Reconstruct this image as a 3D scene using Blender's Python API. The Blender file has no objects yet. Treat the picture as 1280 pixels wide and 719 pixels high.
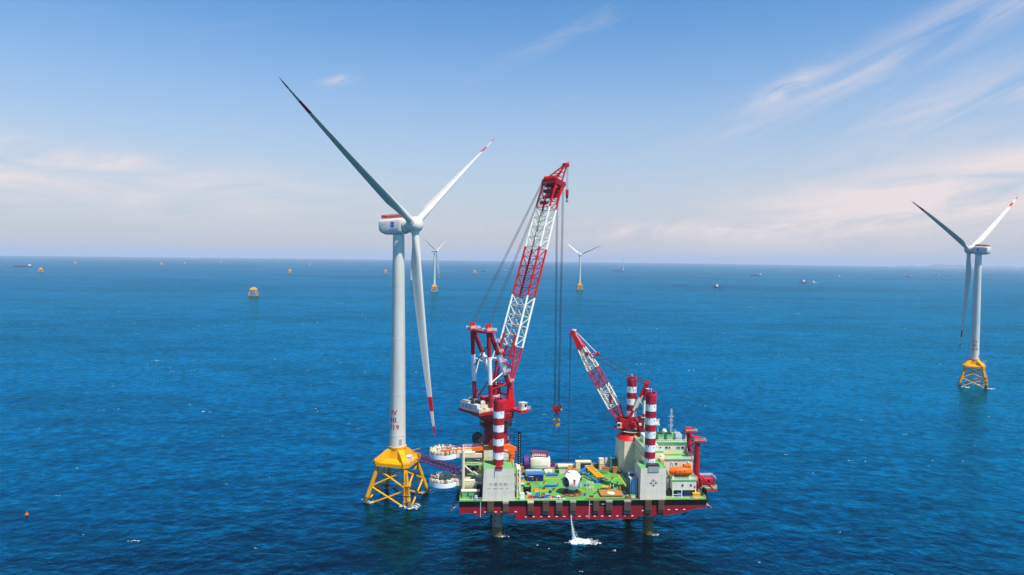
import bpy, bmesh, math, random
from mathutils import Vector, Matrix

random.seed(7)
R_ = math.radians
SC = bpy.context.scene
COL = SC.collection
EARTH = 6371000.0

# ------------------------------------------------------------------ camera
cd = bpy.data.cameras.new('camera')
cam = bpy.data.objects.new('camera', cd)
COL.objects.link(cam)
cd.sensor_width = 36.0
cd.lens = 36.0 * 870.0 / 1280.0
cd.clip_start = 0.5
cd.clip_end = 200000.0
pitch = math.atan(38.0 / 870.0)
cam.matrix_world = (Matrix.Translation((0, 0, 100.0)) @ Matrix.Rotation(math.pi / 2 - pitch, 4, 'X')
                    @ Matrix.Rotation(R_(0.72), 4, 'Z'))
SC.camera = cam

# ------------------------------------------------------------------ sun and exposure
SUN_DIR = Vector((0.365, -0.345, 0.865)).normalized()          # towards the sun
sun_el = math.asin(SUN_DIR.z)
sun_az = math.atan2(SUN_DIR.x, SUN_DIR.y)
sd = bpy.data.lights.new('sun', 'SUN')
sd.energy = 5.0
sd.angle = R_(0.5)
sd.color = (1.0, 0.93, 0.80)
sun = bpy.data.objects.new('sun', sd)
COL.objects.link(sun)
sun.rotation_euler = SUN_DIR.to_track_quat('Z', 'Y').to_euler()

SC.view_settings.view_transform = 'Standard'
SC.view_settings.look = 'None'
SC.view_settings.gamma = 1.0
SC.view_settings.use_curve_mapping = False
SC.view_settings.exposure = 0.5
SC.render.engine = 'CYCLES'
SC.cycles.max_bounces = 6
SC.cycles.volume_bounces = 2
SC.cycles.use_denoising = True

# ------------------------------------------------------------------ world: Nishita sky with thin cirrus
W = bpy.data.worlds.new('World')
SC.world = W
W.use_nodes = True
nt = W.node_tree
nt.nodes.clear()


def nd(tree, typ, **kw):
    n = tree.nodes.new(typ)
    for k, v in kw.items():
        if k.startswith('i_'):
            n.inputs[k[2:].replace('_', ' ')].default_value = v
        else:
            setattr(n, k, v)
    return n


def mth(tree, op, a, b=None, c=None, clamp=False):
    n = tree.nodes.new('ShaderNodeMath')
    n.operation = op
    n.use_clamp = clamp
    for i, v in enumerate((a, b, c)):
        if v is None:
            continue
        if isinstance(v, (int, float)):
            n.inputs[i].default_value = v
        else:
            tree.links.new(v, n.inputs[i])
    return n.outputs[0]


def build_world():
    L = nt.links.new
    out = nd(nt, 'ShaderNodeOutputWorld')
    bg = nd(nt, 'ShaderNodeBackground')
    bg.inputs['Strength'].default_value = 0.116
    sky = nd(nt, 'ShaderNodeTexSky', sky_type='NISHITA')
    sky.sun_disc = False
    sky.sun_elevation = sun_el
    sky.sun_rotation = sun_az
    sky.altitude = 100
    sky.air_density = 1.0
    sky.dust_density = 0.3
    sky.ozone_density = 1.3
    tc = nd(nt, 'ShaderNodeTexCoord')
    sep = nd(nt, 'ShaderNodeSeparateXYZ')
    L(tc.outputs['Generated'], sep.inputs[0])
    az = mth(nt, 'ARCTAN2', sep.outputs[0], sep.outputs[1])     # azimuth, 0 = north (+Y)
    el = mth(nt, 'ARCSINE', sep.outputs[2])
    # streaky noise in (azimuth, elevation)
    comb = nd(nt, 'ShaderNodeCombineXYZ')
    L(az, comb.inputs[0])
    L(el, comb.inputs[1])

    def noise(scale, sx, sy, rot, det=7.0, rough=0.62, dist=0.6):
        mp = nd(nt, 'ShaderNodeMapping')
        mp.vector_type = 'TEXTURE'
        mp.inputs['Rotation'].default_value = (0, 0, rot)
        mp.inputs['Scale'].default_value = (1 / sx, 1 / sy, 1)
        L(comb.outputs[0], mp.inputs[0])
        n = nd(nt, 'ShaderNodeTexNoise')
        n.inputs['Scale'].default_value = scale
        n.inputs['Detail'].default_value = det
        n.inputs['Roughness'].default_value = rough
        n.inputs['Distortion'].default_value = dist
        L(mp.outputs[0], n.inputs['Vector'])
        return n.outputs['Fac']

    def streak(a0, e0, ang, la, le, nz, lo, hi, amp):
        """a soft elongated bank of cirrus centred on (a0, e0), its long axis turned by ang"""
        da = mth(nt, 'SUBTRACT', az, a0)
        de = mth(nt, 'SUBTRACT', el, e0)
        c, s = math.cos(ang), math.sin(ang)
        p = mth(nt, 'ADD', mth(nt, 'MULTIPLY', da, c), mth(nt, 'MULTIPLY', de, s))
        q = mth(nt, 'SUBTRACT', mth(nt, 'MULTIPLY', de, c), mth(nt, 'MULTIPLY', da, s))
        r2 = mth(nt, 'ADD', mth(nt, 'POWER', mth(nt, 'ABSOLUTE', mth(nt, 'DIVIDE', p, la)), 2.0),
                 mth(nt, 'POWER', mth(nt, 'ABSOLUTE', mth(nt, 'DIVIDE', q, le)), 2.0))
        g = mth(nt, 'POWER', 2.718, mth(nt, 'MULTIPLY', r2, -1.0))
        mr = nd(nt, 'ShaderNodeMapRange', interpolation_type='SMOOTHSTEP')
        mr.inputs['From Min'].default_value = lo
        mr.inputs['From Max'].default_value = hi
        L(nz, mr.inputs['Value'])
        return mth(nt, 'MULTIPLY', mth(nt, 'MULTIPLY', g, mr.outputs[0]), amp)

    n_up = noise(5.0, 1.0, 6.5, R_(22), 8, 0.62, 0.7)      # slanting cirrus, upper right
    n_lo = noise(5.0, 1.0, 5.0, R_(3), 8, 0.6, 0.7)      # flat banks near the horizon
    n_pf = noise(20.0, 1.0, 3.0, R_(15), 7, 0.6, 0.5)
    S = [
        streak(0.52, 0.262, R_(23), 0.27, 0.024, n_up, 0.30, 0.72, 0.48),
        streak(0.66, 0.335, R_(25), 0.16, 0.03, n_up, 0.30, 0.72, 0.2),
        streak(0.60, 0.195, R_(16), 0.16, 0.036, n_up, 0.32, 0.72, 0.42),
        streak(0.37, 0.225, R_(24), 0.05, 0.012, n_pf, 0.3, 0.65, 0.6),
        streak(0.10, 0.315, R_(16), 0.10, 0.018, n_up, 0.38, 0.75, 0.22),
        streak(-0.245, 0.236, R_(14), 0.022, 0.006, n_pf, 0.28, 0.6, 0.4),
        streak(-0.53, 0.112, R_(2), 0.05, 0.010, n_pf, 0.26, 0.6, 0.6),
        streak(-0.45, 0.083, R_(-4), 0.26, 0.036, n_lo, 0.32, 0.68, 0.62),
        streak(-0.66, 0.095, R_(0), 0.14, 0.034, n_lo, 0.28, 0.66, 0.6),
        streak(0.50, 0.075, R_(7), 0.28, 0.042, n_lo, 0.24, 0.60, 0.85),
        streak(0.62, 0.10, R_(14), 0.20, 0.035, n_lo, 0.28, 0.66, 0.7),
        streak(0.24, 0.040, R_(0), 0.30, 0.012, n_pf, 0.42, 0.7, 0.6),
        streak(0.0, 0.30, R_(10), 0.9, 0.25, n_up, 0.56, 0.9, 0.12),
        streak(2.6, 0.5, R_(20), 1.6, 0.4, n_up, 0.45, 0.8, 0.6),
    ]
    t = S[0]
    for s in S[1:]:
        t = mth(nt, 'ADD', t, s)
    t = mth(nt, 'MINIMUM', t, 0.85)
    mix = nd(nt, 'ShaderNodeMixRGB')
    mix.inputs[2].default_value = (5.5, 4.75, 4.75, 1)
    L(t, mix.inputs[0])
    hs = nd(nt, 'ShaderNodeHueSaturation')
    hs.inputs['Saturation'].default_value = 1.32
    L(sky.outputs[0], hs.inputs['Color'])
    # pale lavender marine haze low in the sky
    low = nd(nt, 'ShaderNodeMapRange', interpolation_type='SMOOTHSTEP')
    low.inputs['From Min'].default_value = 0.37
    low.inputs['From Max'].default_value = -0.02
    low.inputs['To Max'].default_value = 0.92
    L(el, low.inputs['Value'])
    lm = nd(nt, 'ShaderNodeMixRGB')
    lm.inputs[2].default_value = (2.95, 3.15, 3.85, 1)
    L(low.outputs[0], lm.inputs[0])
    L(hs.outputs[0], lm.inputs[1])
    L(lm.outputs[0], mix.inputs[1])
    L(mix.outputs[0], bg.inputs['Color'])
    L(bg.outputs[0], out.inputs[0])


build_world()

# ------------------------------------------------------------------ materials
MATS = {}


def paint(key, col, rough=0.45, dirt=0.25, dirt_col=(0.12, 0.08, 0.05), scale=0.35, streak=0.0, metal=0.0, spec=0.22):
    """weathered paint: a little tonal mottling plus patchy grime or rust"""
    if key in MATS:
        return MATS[key]
    m = bpy.data.materials.new(key)
    m.use_nodes = True
    t = m.node_tree
    b = t.nodes['Principled BSDF']
    b.inputs['Roughness'].default_value = rough
    b.inputs['Metallic'].default_value = metal
    b.inputs['Specular IOR Level'].default_value = spec
    tc = nd(t, 'ShaderNodeTexCoord')
    mp = nd(t, 'ShaderNodeMapping')
    mp.inputs['Scale'].default_value = (1.6, 1.6, 0.16) if streak else (1, 1, 1)
    t.links.new(tc.outputs['Object'], mp.inputs[0])
    n1 = nd(t, 'ShaderNodeTexNoise')
    n1.inputs['Scale'].default_value = scale
    n1.inputs['Detail'].default_value = 5
    n2 = nd(t, 'ShaderNodeTexNoise')
    n2.inputs['Scale'].default_value = scale * 3.7
    n2.inputs['Detail'].default_value = 8
    n2.inputs['Roughness'].default_value = 0.7
    t.links.new(mp.outputs[0], n1.inputs['Vector'])
    t.links.new(mp.outputs[0], n2.inputs['Vector'])
    mr = nd(t, 'ShaderNodeMapRange')
    mr.inputs['From Min'].default_value = 0.52
    mr.inputs['From Max'].default_value = 0.78
    mr.inputs['To Max'].default_value = dirt
    t.links.new(n2.outputs['Fac'], mr.inputs['Value'])
    va = nd(t, 'ShaderNodeMapRange')
    va.inputs['From Min'].default_value = 0.3
    va.inputs['From Max'].default_value = 0.7
    va.inputs['To Min'].default_value = 0.9
    va.inputs['To Max'].default_value = 1.06
    t.links.new(n1.outputs['Fac'], va.inputs['Value'])
    base = nd(t, 'ShaderNodeMixRGB', blend_type='MULTIPLY')
    base.inputs[0].default_value = 1
    base.inputs[1].default_value = (*col, 1)
    t.links.new(va.outputs[0], base.inputs[2])
    mx = nd(t, 'ShaderNodeMixRGB')
    mx.inputs[2].default_value = (*dirt_col, 1)
    t.links.new(mr.outputs[0], mx.inputs[0])
    t.links.new(base.outputs[0], mx.inputs[1])
    t.links.new(mx.outputs[0], b.inputs['Base Color'])
    MATS[key] = m
    return m


WHITE = paint('white_paint', (0.74, 0.73, 0.69), 0.4, 0.25, (0.40, 0.34, 0.28))
TURB = paint('turbine_white', (0.60, 0.575, 0.53), 0.35, 0.22, (0.33, 0.31, 0.28), 0.3, streak=1.0)
CREAM = paint('cream_paint', (0.70, 0.64, 0.49), 0.5, 0.25, (0.34, 0.26, 0.16))
HOUSE = paint('housing_paint', (0.64, 0.57, 0.47), 0.5, 0.34, (0.36, 0.24, 0.15), 0.55, streak=1.0)
RED = paint('red_paint', (0.50, 0.006, 0.012), 0.42, 0.40, (0.16, 0.012, 0.016), 0.6)
DRED = paint('dark_red_paint', (0.27, 0.010, 0.018), 0.45, 0.2, (0.09, 0.012, 0.015), 0.4)
CRED = paint('crimson_leg', (0.34, 0.010, 0.022), 0.45, 0.12, (0.12, 0.02, 0.02), 0.4)
PINK = paint('bright_red_cap', (0.62, 0.012, 0.055), 0.45, 0.1, (0.25, 0.02, 0.03), 0.6)
BAND = paint('white_leg_band', (0.68, 0.69, 0.73), 0.4, 0.10, (0.4, 0.36, 0.34))
YELLOW = paint('yellow_paint', (0.70, 0.325, 0.002), 0.42, 0.3, (0.34, 0.15, 0.01), 0.4)
YDARK = paint('yellow_jacket', (0.56, 0.26, 0.003), 0.45, 0.55, (0.28, 0.12, 0.01), 0.5)
ORANGE = paint('orange_paint', (0.78, 0.13, 0.006), 0.4, 0.15, (0.35, 0.06, 0.01), 0.6)
def deck_green():
    """deck coating worn through by traffic: scuffs, rust stains, patched repaints"""
    m = paint('green_deck_paint', (0.085, 0.32, 0.060), 0.62, 0.65, (0.14, 0.17, 0.06), 0.22)
    t = m.node_tree
    b = t.nodes['Principled BSDF']
    src = b.inputs['Base Color'].links[0].from_socket
    tc = nd(t, 'ShaderNodeTexCoord')
    for scale, sx, lo, hi, amt, col in ((1.1, 1.0, 0.58, 0.72, 0.75, (0.16, 0.10, 0.05)), (2.6, 0.25, 0.60, 0.74, 0.6, (0.05, 0.07, 0.04)), (0.09, 1.0, 0.55, 0.60, 0.5, (0.06, 0.25, 0.09)), (4.0, 1.0, 0.62, 0.70, 0.7, (0.30, 0.32, 0.26))):
        mp = nd(t, 'ShaderNodeMapping')
        mp.inputs['Scale'].default_value = (sx, 1, 1)
        t.links.new(tc.outputs['Object'], mp.inputs[0])
        n = nd(t, 'ShaderNodeTexNoise')
        n.inputs['Scale'].default_value = scale
        n.inputs['Detail'].default_value = 6
        n.inputs['Roughness'].default_value = 0.65
        t.links.new(mp.outputs[0], n.inputs['Vector'])
        mr = nd(t, 'ShaderNodeMapRange')
        mr.inputs['From Min'].default_value = lo
        mr.inputs['From Max'].default_value = hi
        mr.inputs['To Max'].default_value = amt
        t.links.new(n.outputs['Fac'], mr.inputs['Value'])
        mx = nd(t, 'ShaderNodeMixRGB')
        mx.inputs[2].default_value = (*col, 1)
        t.links.new(mr.outputs[0], mx.inputs[0])
        t.links.new(src, mx.inputs[1])
        src = mx.outputs[0]
    t.links.new(src, b.inputs['Base Color'])
    return m


GREEN = deck_green()
LGREEN = paint('light_green_paint', (0.11, 0.37, 0.12), 0.55, 0.5, (0.22, 0.30, 0.12), 0.3)
DGREEN = paint('dark_green_paint', (0.03, 0.16, 0.06), 0.5, 0.2)
BLACK = paint('black_paint', (0.004, 0.0045, 0.006), 0.6, 0.1, (0.02, 0.016, 0.012), spec=0.08)
HULLRED = paint('antifouling_red', (0.255, 0.006, 0.014), 0.55, 0.6, (0.11, 0.018, 0.016), 0.35, streak=1.0)
DARK = paint('dark_steel', (0.035, 0.036, 0.042), 0.45, 0.2, (0.08, 0.05, 0.03))
GREY = paint('grey_steel', (0.30, 0.30, 0.31), 0.45, 0.25, (0.18, 0.12, 0.08))
LEGGREY = paint('bare_leg_grey', (0.21, 0.20, 0.175), 0.6, 0.7, (0.10, 0.075, 0.04), 0.5, streak=1.0)
LGREY = paint('light_grey_paint', (0.52, 0.53, 0.55), 0.45, 0.2, (0.3, 0.25, 0.2))
RUST = paint('rusty_steel', (0.22, 0.10, 0.045), 0.8, 0.5, (0.10, 0.04, 0.02), 0.6)
FENDER = paint('weathered_fender', (0.095, 0.062, 0.046), 0.85, 0.9, (0.05, 0.028, 0.022), 0.9)
NAVY = paint('navy_paint', (0.012, 0.025, 0.11), 0.45, 0.15, (0.05, 0.04, 0.05), 0.8)
BLUE = paint('blue_paint', (0.03, 0.12, 0.42), 0.45, 0.2, (0.05, 0.06, 0.12), 0.8)
LBLUE = paint('light_blue_paint', (0.22, 0.40, 0.62), 0.45, 0.2, (0.2, 0.2, 0.2), 0.6)
TEAL = paint('teal_paint', (0.03, 0.20, 0.26), 0.45, 0.2, (0.03, 0.06, 0.07), 0.8)
PURPLE = paint('purple_cover', (0.10, 0.03, 0.20), 0.6, 0.2, (0.05, 0.02, 0.08), 0.8)
MAROON = paint('maroon_truss', (0.20, 0.018, 0.075), 0.5, 0.2, (0.10, 0.02, 0.04), 0.8)
WOOD = paint('timber', (0.36, 0.17, 0.055), 0.8, 0.5, (0.14, 0.06, 0.02), 0.8)
IVORY = paint('ivory_paint', (0.64, 0.54, 0.39), 0.55, 0.75, (0.24, 0.14, 0.06), 0.9)
GLASS = paint('dark_glass', (0.015, 0.025, 0.035), 0.08, 0.0, spec=0.6)
ROPE = paint('steel_rope', (0.045, 0.055, 0.085), 0.6, 0.0)
INK = paint('violet_marking', (0.06, 0.05, 0.17), 0.5, 0.0)
GREYINK = paint('grey_lettering', (0.22, 0.21, 0.22), 0.5, 0.0)
REDINK = paint('red_lettering', (0.36, 0.006, 0.03), 0.5, 0.0)
BLUEINK = paint('blue_marking', (0.01, 0.06, 0.36), 0.5, 0.0)
SKIN = paint('skin', (0.45, 0.27, 0.19), 0.6, 0.0)
CLOTH_O = paint('orange_workwear', (0.70, 0.12, 0.02), 0.8, 0.1)
CLOTH_B = paint('blue_workwear', (0.03, 0.07, 0.22), 0.8, 0.1)
MARINE = paint('marine_growth', (0.13, 0.095, 0.045), 0.8, 0.9, (0.05, 0.028, 0.01), 0.55)


# ------------------------------------------------------------------ mesh builder
class MB:
    def __init__(self, xf=None):
        self.v, self.f, self.mi, self.mats, self.xf, self.sm = [], [], [], [], xf, []

    def _m(self, mat):
        if mat not in self.mats:
            self.mats.append(mat)
        return self.mats.index(mat)

    def add(self, vs, fs, mat, smooth=False):
        o = len(self.v)
        for p in vs:
            p = Vector(p)
            self.v.append(self.xf(p) if self.xf else p)
        k = self._m(mat)
        for f in fs:
            self.f.append([o + i for i in f])
            self.mi.append(k)
            self.sm.append(smooth)

    def box(self, a, b, mat):
        (x0, y0, z0), (x1, y1, z1) = a, b
        self.add([(x0, y0, z0), (x1, y0, z0), (x1, y1, z0), (x0, y1, z0), (x0, y0, z1), (x1, y0, z1), (x1, y1, z1), (x0, y1, z1)],
                 [(3, 2, 1, 0), (4, 5, 6, 7), (0, 1, 5, 4), (1, 2, 6, 5), (2, 3, 7, 6), (3, 0, 4, 7)], mat)

    def cbox(self, c, s, mat, rz=0.0):
        x, y, z = c
        hx, hy, hz = s[0] / 2, s[1] / 2, s[2] / 2
        cr, sr = math.cos(rz), math.sin(rz)
        vs = []
        for dz in (-hz, hz):
            for dx, dy in ((-hx, -hy), (hx, -hy), (hx, hy), (-hx, hy)):
                vs.append((x + dx * cr - dy * sr, y + dx * sr + dy * cr, z + dz))
        self.add(vs, [(3, 2, 1, 0), (4, 5, 6, 7), (0, 1, 5, 4), (1, 2, 6, 5), (2, 3, 7, 6), (3, 0, 4, 7)], mat)

    def tube(self, p, q, r, mat, n=8, r2=None, cap=True):
        p, q = Vector(p), Vector(q)
        d = (q - p)
        if d.length < 1e-6:
            return
        d.normalize()
        a = Vector((0, 0, 1)) if abs(d.z) < 0.9 else Vector((1, 0, 0))
        e1 = d.cross(a).normalized()
        e2 = d.cross(e1)
        r2 = r if r2 is None else r2
        vs = []
        for c, rr in ((p, r), (q, r2)):
            for i in range(n):
                t = 2 * math.pi * i / n
                vs.append(c + e1 * (rr * math.cos(t)) + e2 * (rr * math.sin(t)))
        fs = [(i, n + i, n + (i + 1) % n, (i + 1) % n) for i in range(n)]
        self.add(vs, fs, mat, n > 5)
        if cap:
            self.add(vs[:n], [tuple(range(n))], mat)
            self.add(vs[n:], [tuple(range(n - 1, -1, -1))], mat)

    def path(self, pts, r, mat, n=6):
        for a, b in zip(pts[:-1], pts[1:]):
            self.tube(a, b, r, mat, n)

    def lathe(self, prof, mat, n=24, c=(0, 0, 0), mats=None, smooth=True):
        """prof: list of (radius, z)"""
        for k in range(len(prof) - 1):
            (r0, z0), (r1, z1) = prof[k], prof[k + 1]
            vs = []
            for r, z in ((r0, z0), (r1, z1)):
                for i in range(n):
                    t = 2 * math.pi * i / n
                    vs.append((c[0] + r * math.cos(t), c[1] + r * math.sin(t), c[2] + z))
            fs = [(i, (i + 1) % n, n + (i + 1) % n, n + i) for i in range(n)]
            self.add(vs, fs, mats[k] if mats else mat, smooth)
        for (r, z), flip in ((prof[0], True), (prof[-1], False)):
            if r > 1e-4:
                vs = [(c[0] + r * math.cos(2 * math.pi * i / n), c[1] + r * math.sin(2 * math.pi * i / n), c[2] + z) for i in range(n)]
                f = tuple(range(n))
                self.add(vs, [f[::-1] if flip else f], (mats[0] if flip else mats[-1]) if mats else mat)

    def prism(self, poly, z0, z1, mat, topmat=None):
        n = len(poly)
        vs = [(x, y, z0) for x, y in poly] + [(x, y, z1) for x, y in poly]
        self.add(vs, [(i, (i + 1) % n, n + (i + 1) % n, n + i) for i in range(n)] + [tuple(range(n))[::-1]], mat)
        self.add(vs[n:], [tuple(range(n))], topmat or mat)

    def loft(self, rings, mat, mats=None, smooth=True, caps=True):
        n = len(rings[0])
        for k in range(len(rings) - 1):
            vs = list(rings[k]) + list(rings[k + 1])
            self.add(vs, [(i, (i + 1) % n, n + (i + 1) % n, n + i) for i in range(n)], mats[k] if mats else mat, smooth)
        if caps:
            self.add(rings[0], [tuple(range(n))[::-1]], mats[0] if mats else mat)
            self.add(rings[-1], [tuple(range(n))], mats[-1] if mats else mat)

    def rail(self, pts, mat, h=1.1, step=2.0, r=0.045, bars=2):
        for a, b in zip(pts[:-1], pts[1:]):
            a, b = Vector(a), Vector(b)
            n = max(1, int((b - a).length / step))
            for i in range(n + 1):
                p = a.lerp(b, i / n)
                self.tube(p, p + Vector((0, 0, h)), r, mat, 4, cap=False)
            for k in range(bars):
                o = Vector((0, 0, h * (k + 1) / bars))
                self.tube(a + o, b + o, r, mat, 4, cap=False)

    def build(self, name, parent=None, base=(0, 0, 0), merge=True):
        base = Vector(base)
        me = bpy.data.meshes.new(name)
        me.from_pydata([p - base for p in self.v], [], self.f)
        for m in self.mats:
            me.materials.append(m)
        me.polygons.foreach_set('material_index', self.mi)
        me.polygons.foreach_set('use_smooth', self.sm)
        if merge:
            bm = bmesh.new()
            bm.from_mesh(me)
            bmesh.ops.remove_doubles(bm, verts=bm.verts, dist=0.0005)
            bmesh.ops.recalc_face_normals(bm, faces=bm.faces)
            bm.to_mesh(me)
            bm.free()
            try:
                me.set_sharp_from_angle(angle=R_(40))
            except Exception:
                pass
        me.update()
        o = bpy.data.objects.new(name, me)
        COL.objects.link(o)
        if parent is not None:
            o.parent = parent
        return o


def tag(o, label=None, cat=None, group=None, kind=None):
    for k, v in (('label', label), ('category', cat), ('group', group), ('kind', kind)):
        if v:
            o[k] = v
    return o


def empty(name, loc, rz=0.0):
    o = bpy.data.objects.new(name, None)
    o.empty_display_size = 0.5
    o.location = loc
    o.rotation_euler = (0, 0, rz)
    COL.objects.link(o)
    return o


def copy_tree(o, parent=None):
    c = o.copy()
    COL.objects.link(c)
    if parent is not None:
        c.parent = parent
    for ch in list(o.children):
        copy_tree(ch, c)
    return c


def text_mesh(body, size, spacing=1.0, bold=0.0):
    """outline of a line of lettering as flat triangles in x (right), y (up), centred"""
    cu = bpy.data.curves.new('lettering', 'FONT')
    cu.body = body
    cu.size = size
    cu.space_character = spacing
    cu.offset = size * bold
    cu.align_x = 'CENTER'
    cu.align_y = 'CENTER'
    cu.resolution_u = 2
    ob = bpy.data.objects.new('lettering', cu)
    COL.objects.link(ob)
    dg = bpy.context.evaluated_depsgraph_get()
    me = ob.evaluated_get(dg).to_mesh()
    vs = [Vector(v.co) for v in me.vertices]
    fs = [tuple(p.vertices) for p in me.polygons]
    ob.evaluated_get(dg).to_mesh_clear()
    bpy.data.objects.remove(ob)
    bpy.data.curves.remove(cu)
    return vs, fs


def sea_z(x, y):
    return -(x * x + y * y) / (2 * EARTH)


# ------------------------------------------------------------------ the sea
def sea_material():
    m = bpy.data.materials.new('sea_water')
    m.use_nodes = True
    t = m.node_tree
    L = t.links.new
    t.nodes.clear()
    out = nd(t, 'ShaderNodeOutputMaterial')
    body = nd(t, 'ShaderNodeBsdfDiffuse')
    gloss = nd(t, 'ShaderNodeBsdfGlossy')
    gloss.inputs['Roughness'].default_value = 0.12
    gloss.inputs['Color'].default_value = (0.002, 0.475, 0.80, 1)
    fr = nd(t, 'ShaderNodeFresnel')
    fr.inputs['IOR'].default_value = 1.33
    mxs = nd(t, 'ShaderNodeMixShader')
    refl = mth(t, 'MINIMUM', mth(t, 'MAXIMUM', mth(t, 'SUBTRACT', mth(t, 'MULTIPLY', fr.outputs[0], 4.3), 0.21), 0.05), 0.76)
    L(body.outputs[0], mxs.inputs[1])
    L(gloss.outputs[0], mxs.inputs[2])
    L(mxs.outputs[0], out.inputs['Surface'])
    geo = nd(t, 'ShaderNodeNewGeometry')

    def noise(scale, sx, sy, rot, det, rough, dist=0.0):
        mp = nd(t, 'ShaderNodeMapping')
        mp.inputs['Rotation'].default_value = (0, 0, rot)
        mp.inputs['Scale'].default_value = (sx, sy, 1)
        L(geo.outputs['Position'], mp.inputs[0])
        n = nd(t, 'ShaderNodeTexNoise')
        n.inputs['Scale'].default_value = scale
        n.inputs['Detail'].default_value = det
        n.inputs['Roughness'].default_value = rough
        n.inputs['Distortion'].default_value = dist
        L(mp.outputs[0], n.inputs['Vector'])
        return n.outputs['Fac']

    swell = noise(0.045, 0.7, 1.0, R_(12), 3, 0.5, 0.3)
    chop = noise(0.20, 0.85, 1.0, R_(-9), 5, 0.62, 0.4)
    rip = noise(1.1, 0.6, 1.0, R_(20), 4, 0.6, 0.2)
    h = mth(t, 'ADD', mth(t, 'MULTIPLY', swell, 1.3), mth(t, 'ADD', mth(t, 'MULTIPLY', chop, 0.46), mth(t, 'MULTIPLY', rip, 0.08)))
    bp = nd(t, 'ShaderNodeBump')
    bp.inputs['Strength'].default_value = 1.0
    bp.inputs['Distance'].default_value = 1.0
    L(h, bp.inputs['Height'])
    L(bp.outputs[0], gloss.inputs['Normal'])
    L(bp.outputs[0], fr.inputs['Normal'])
    L(bp.outputs[0], body.inputs['Normal'])
    # wavelets: noise scales the reflection share, painting bright crests and dark troughs
    def rng_(v, a, b, lo, hi):
        mr = nd(t, 'ShaderNodeMapRange')
        for nme, val in (('From Min', a), ('From Max', b), ('To Min', lo), ('To Max', hi)):
            mr.inputs[nme].default_value = val
        L(v, mr.inputs['Value'])
        return mr.outputs[0]
    ruf = noise(0.19, 0.9, 1.0, R_(14), 6, 0.72, 0.5)
    ruf2 = noise(0.034, 0.7, 1.0, R_(-6), 3, 0.6, 0.4)
    refl = mth(t, 'MULTIPLY', refl, mth(t, 'MULTIPLY', rng_(ruf, 0.34, 0.66, 0.64, 1.33), mth(t, 'MULTIPLY', rng_(ruf2, 0.3, 0.7, 0.82, 1.18), rng_(chop, 0.3, 0.7, 0.72, 1.26))))
    # broad patches where wind roughens the surface, and the water's own colour
    gust = noise(0.0022, 0.35, 1.0, R_(8), 4, 0.55, 0.6)
    gust2 = noise(0.012, 0.4, 1.0, R_(5), 4, 0.6, 0.5)
    L(mth(t, 'MINIMUM', mth(t, 'MULTIPLY', refl, mth(t, 'MULTIPLY', rng_(gust, 0.33, 0.67, 0.80, 1.14), rng_(gust2, 0.3, 0.7, 0.86, 1.12))), 0.9), mxs.inputs[0])
    g = mth(t, 'ADD', mth(t, 'MULTIPLY', gust, 0.6), mth(t, 'MULTIPLY', gust2, 0.4))
    cr = nd(t, 'ShaderNodeValToRGB')
    cr.color_ramp.elements[0].position = 0.36
    cr.color_ramp.elements[0].color = (0.00005, 0.003, 0.008, 1)
    cr.color_ramp.elements[1].position = 0.64
    cr.color_ramp.elements[1].color = (0.00005, 0.005, 0.012, 1)
    L(g, cr.inputs[0])
    L(cr.outputs[0], body.inputs['Color'])
    return m


def build_sea():
    m = sea_material()
    vs, fs = [(0, 0, 0)], []
    n = 240
    rad = [25.0]
    while rad[-1] < 46000:
        rad.append(rad[-1] * 1.14)
    for r in rad:
        z = -r * r / (2 * EARTH)
        for i in range(n):
            a = 2 * math.pi * i / n
            vs.append((r * math.cos(a), r * math.sin(a), z))
    for i in range(n):
        fs.append((0, 1 + i, 1 + (i + 1) % n))
    for k in range(len(rad) - 1):
        o0, o1 = 1 + k * n, 1 + (k + 1) * n
        for i in range(n):
            j = (i + 1) % n
            fs.append((o0 + i, o1 + i, o1 + j, o0 + j))
    me = bpy.data.meshes.new('sea')
    me.from_pydata(vs, [], fs)
    me.materials.append(m)
    me.polygons.foreach_set('use_smooth', [True] * len(fs))
    o = bpy.data.objects.new('sea', me)
    COL.objects.link(o)
    tag(o, kind='structure')
    return rad[-1]


SEA_R = build_sea()


def build_haze():
    m = bpy.data.materials.new('sea_haze')
    m.use_nodes = True
    t = m.node_tree
    t.nodes.clear()
    out = nd(t, 'ShaderNodeOutputMaterial')
    v = nd(t, 'ShaderNodeVolumePrincipled')
    v.inputs['Color'].default_value = (0.62, 0.68, 0.82, 1)
    v.inputs['Density'].default_value = 0.00006
    v.inputs['Anisotropy'].default_value = 0.0
    t.links.new(v.outputs[0], out.inputs['Volume'])
    mb = MB()
    w = SEA_R + 400
    mb.box((-w, -w, -SEA_R * SEA_R / (2 * EARTH) - 1), (w, w, 215), m)
    o = mb.build('haze')
    tag(o, kind='stuff')


build_haze()


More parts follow.
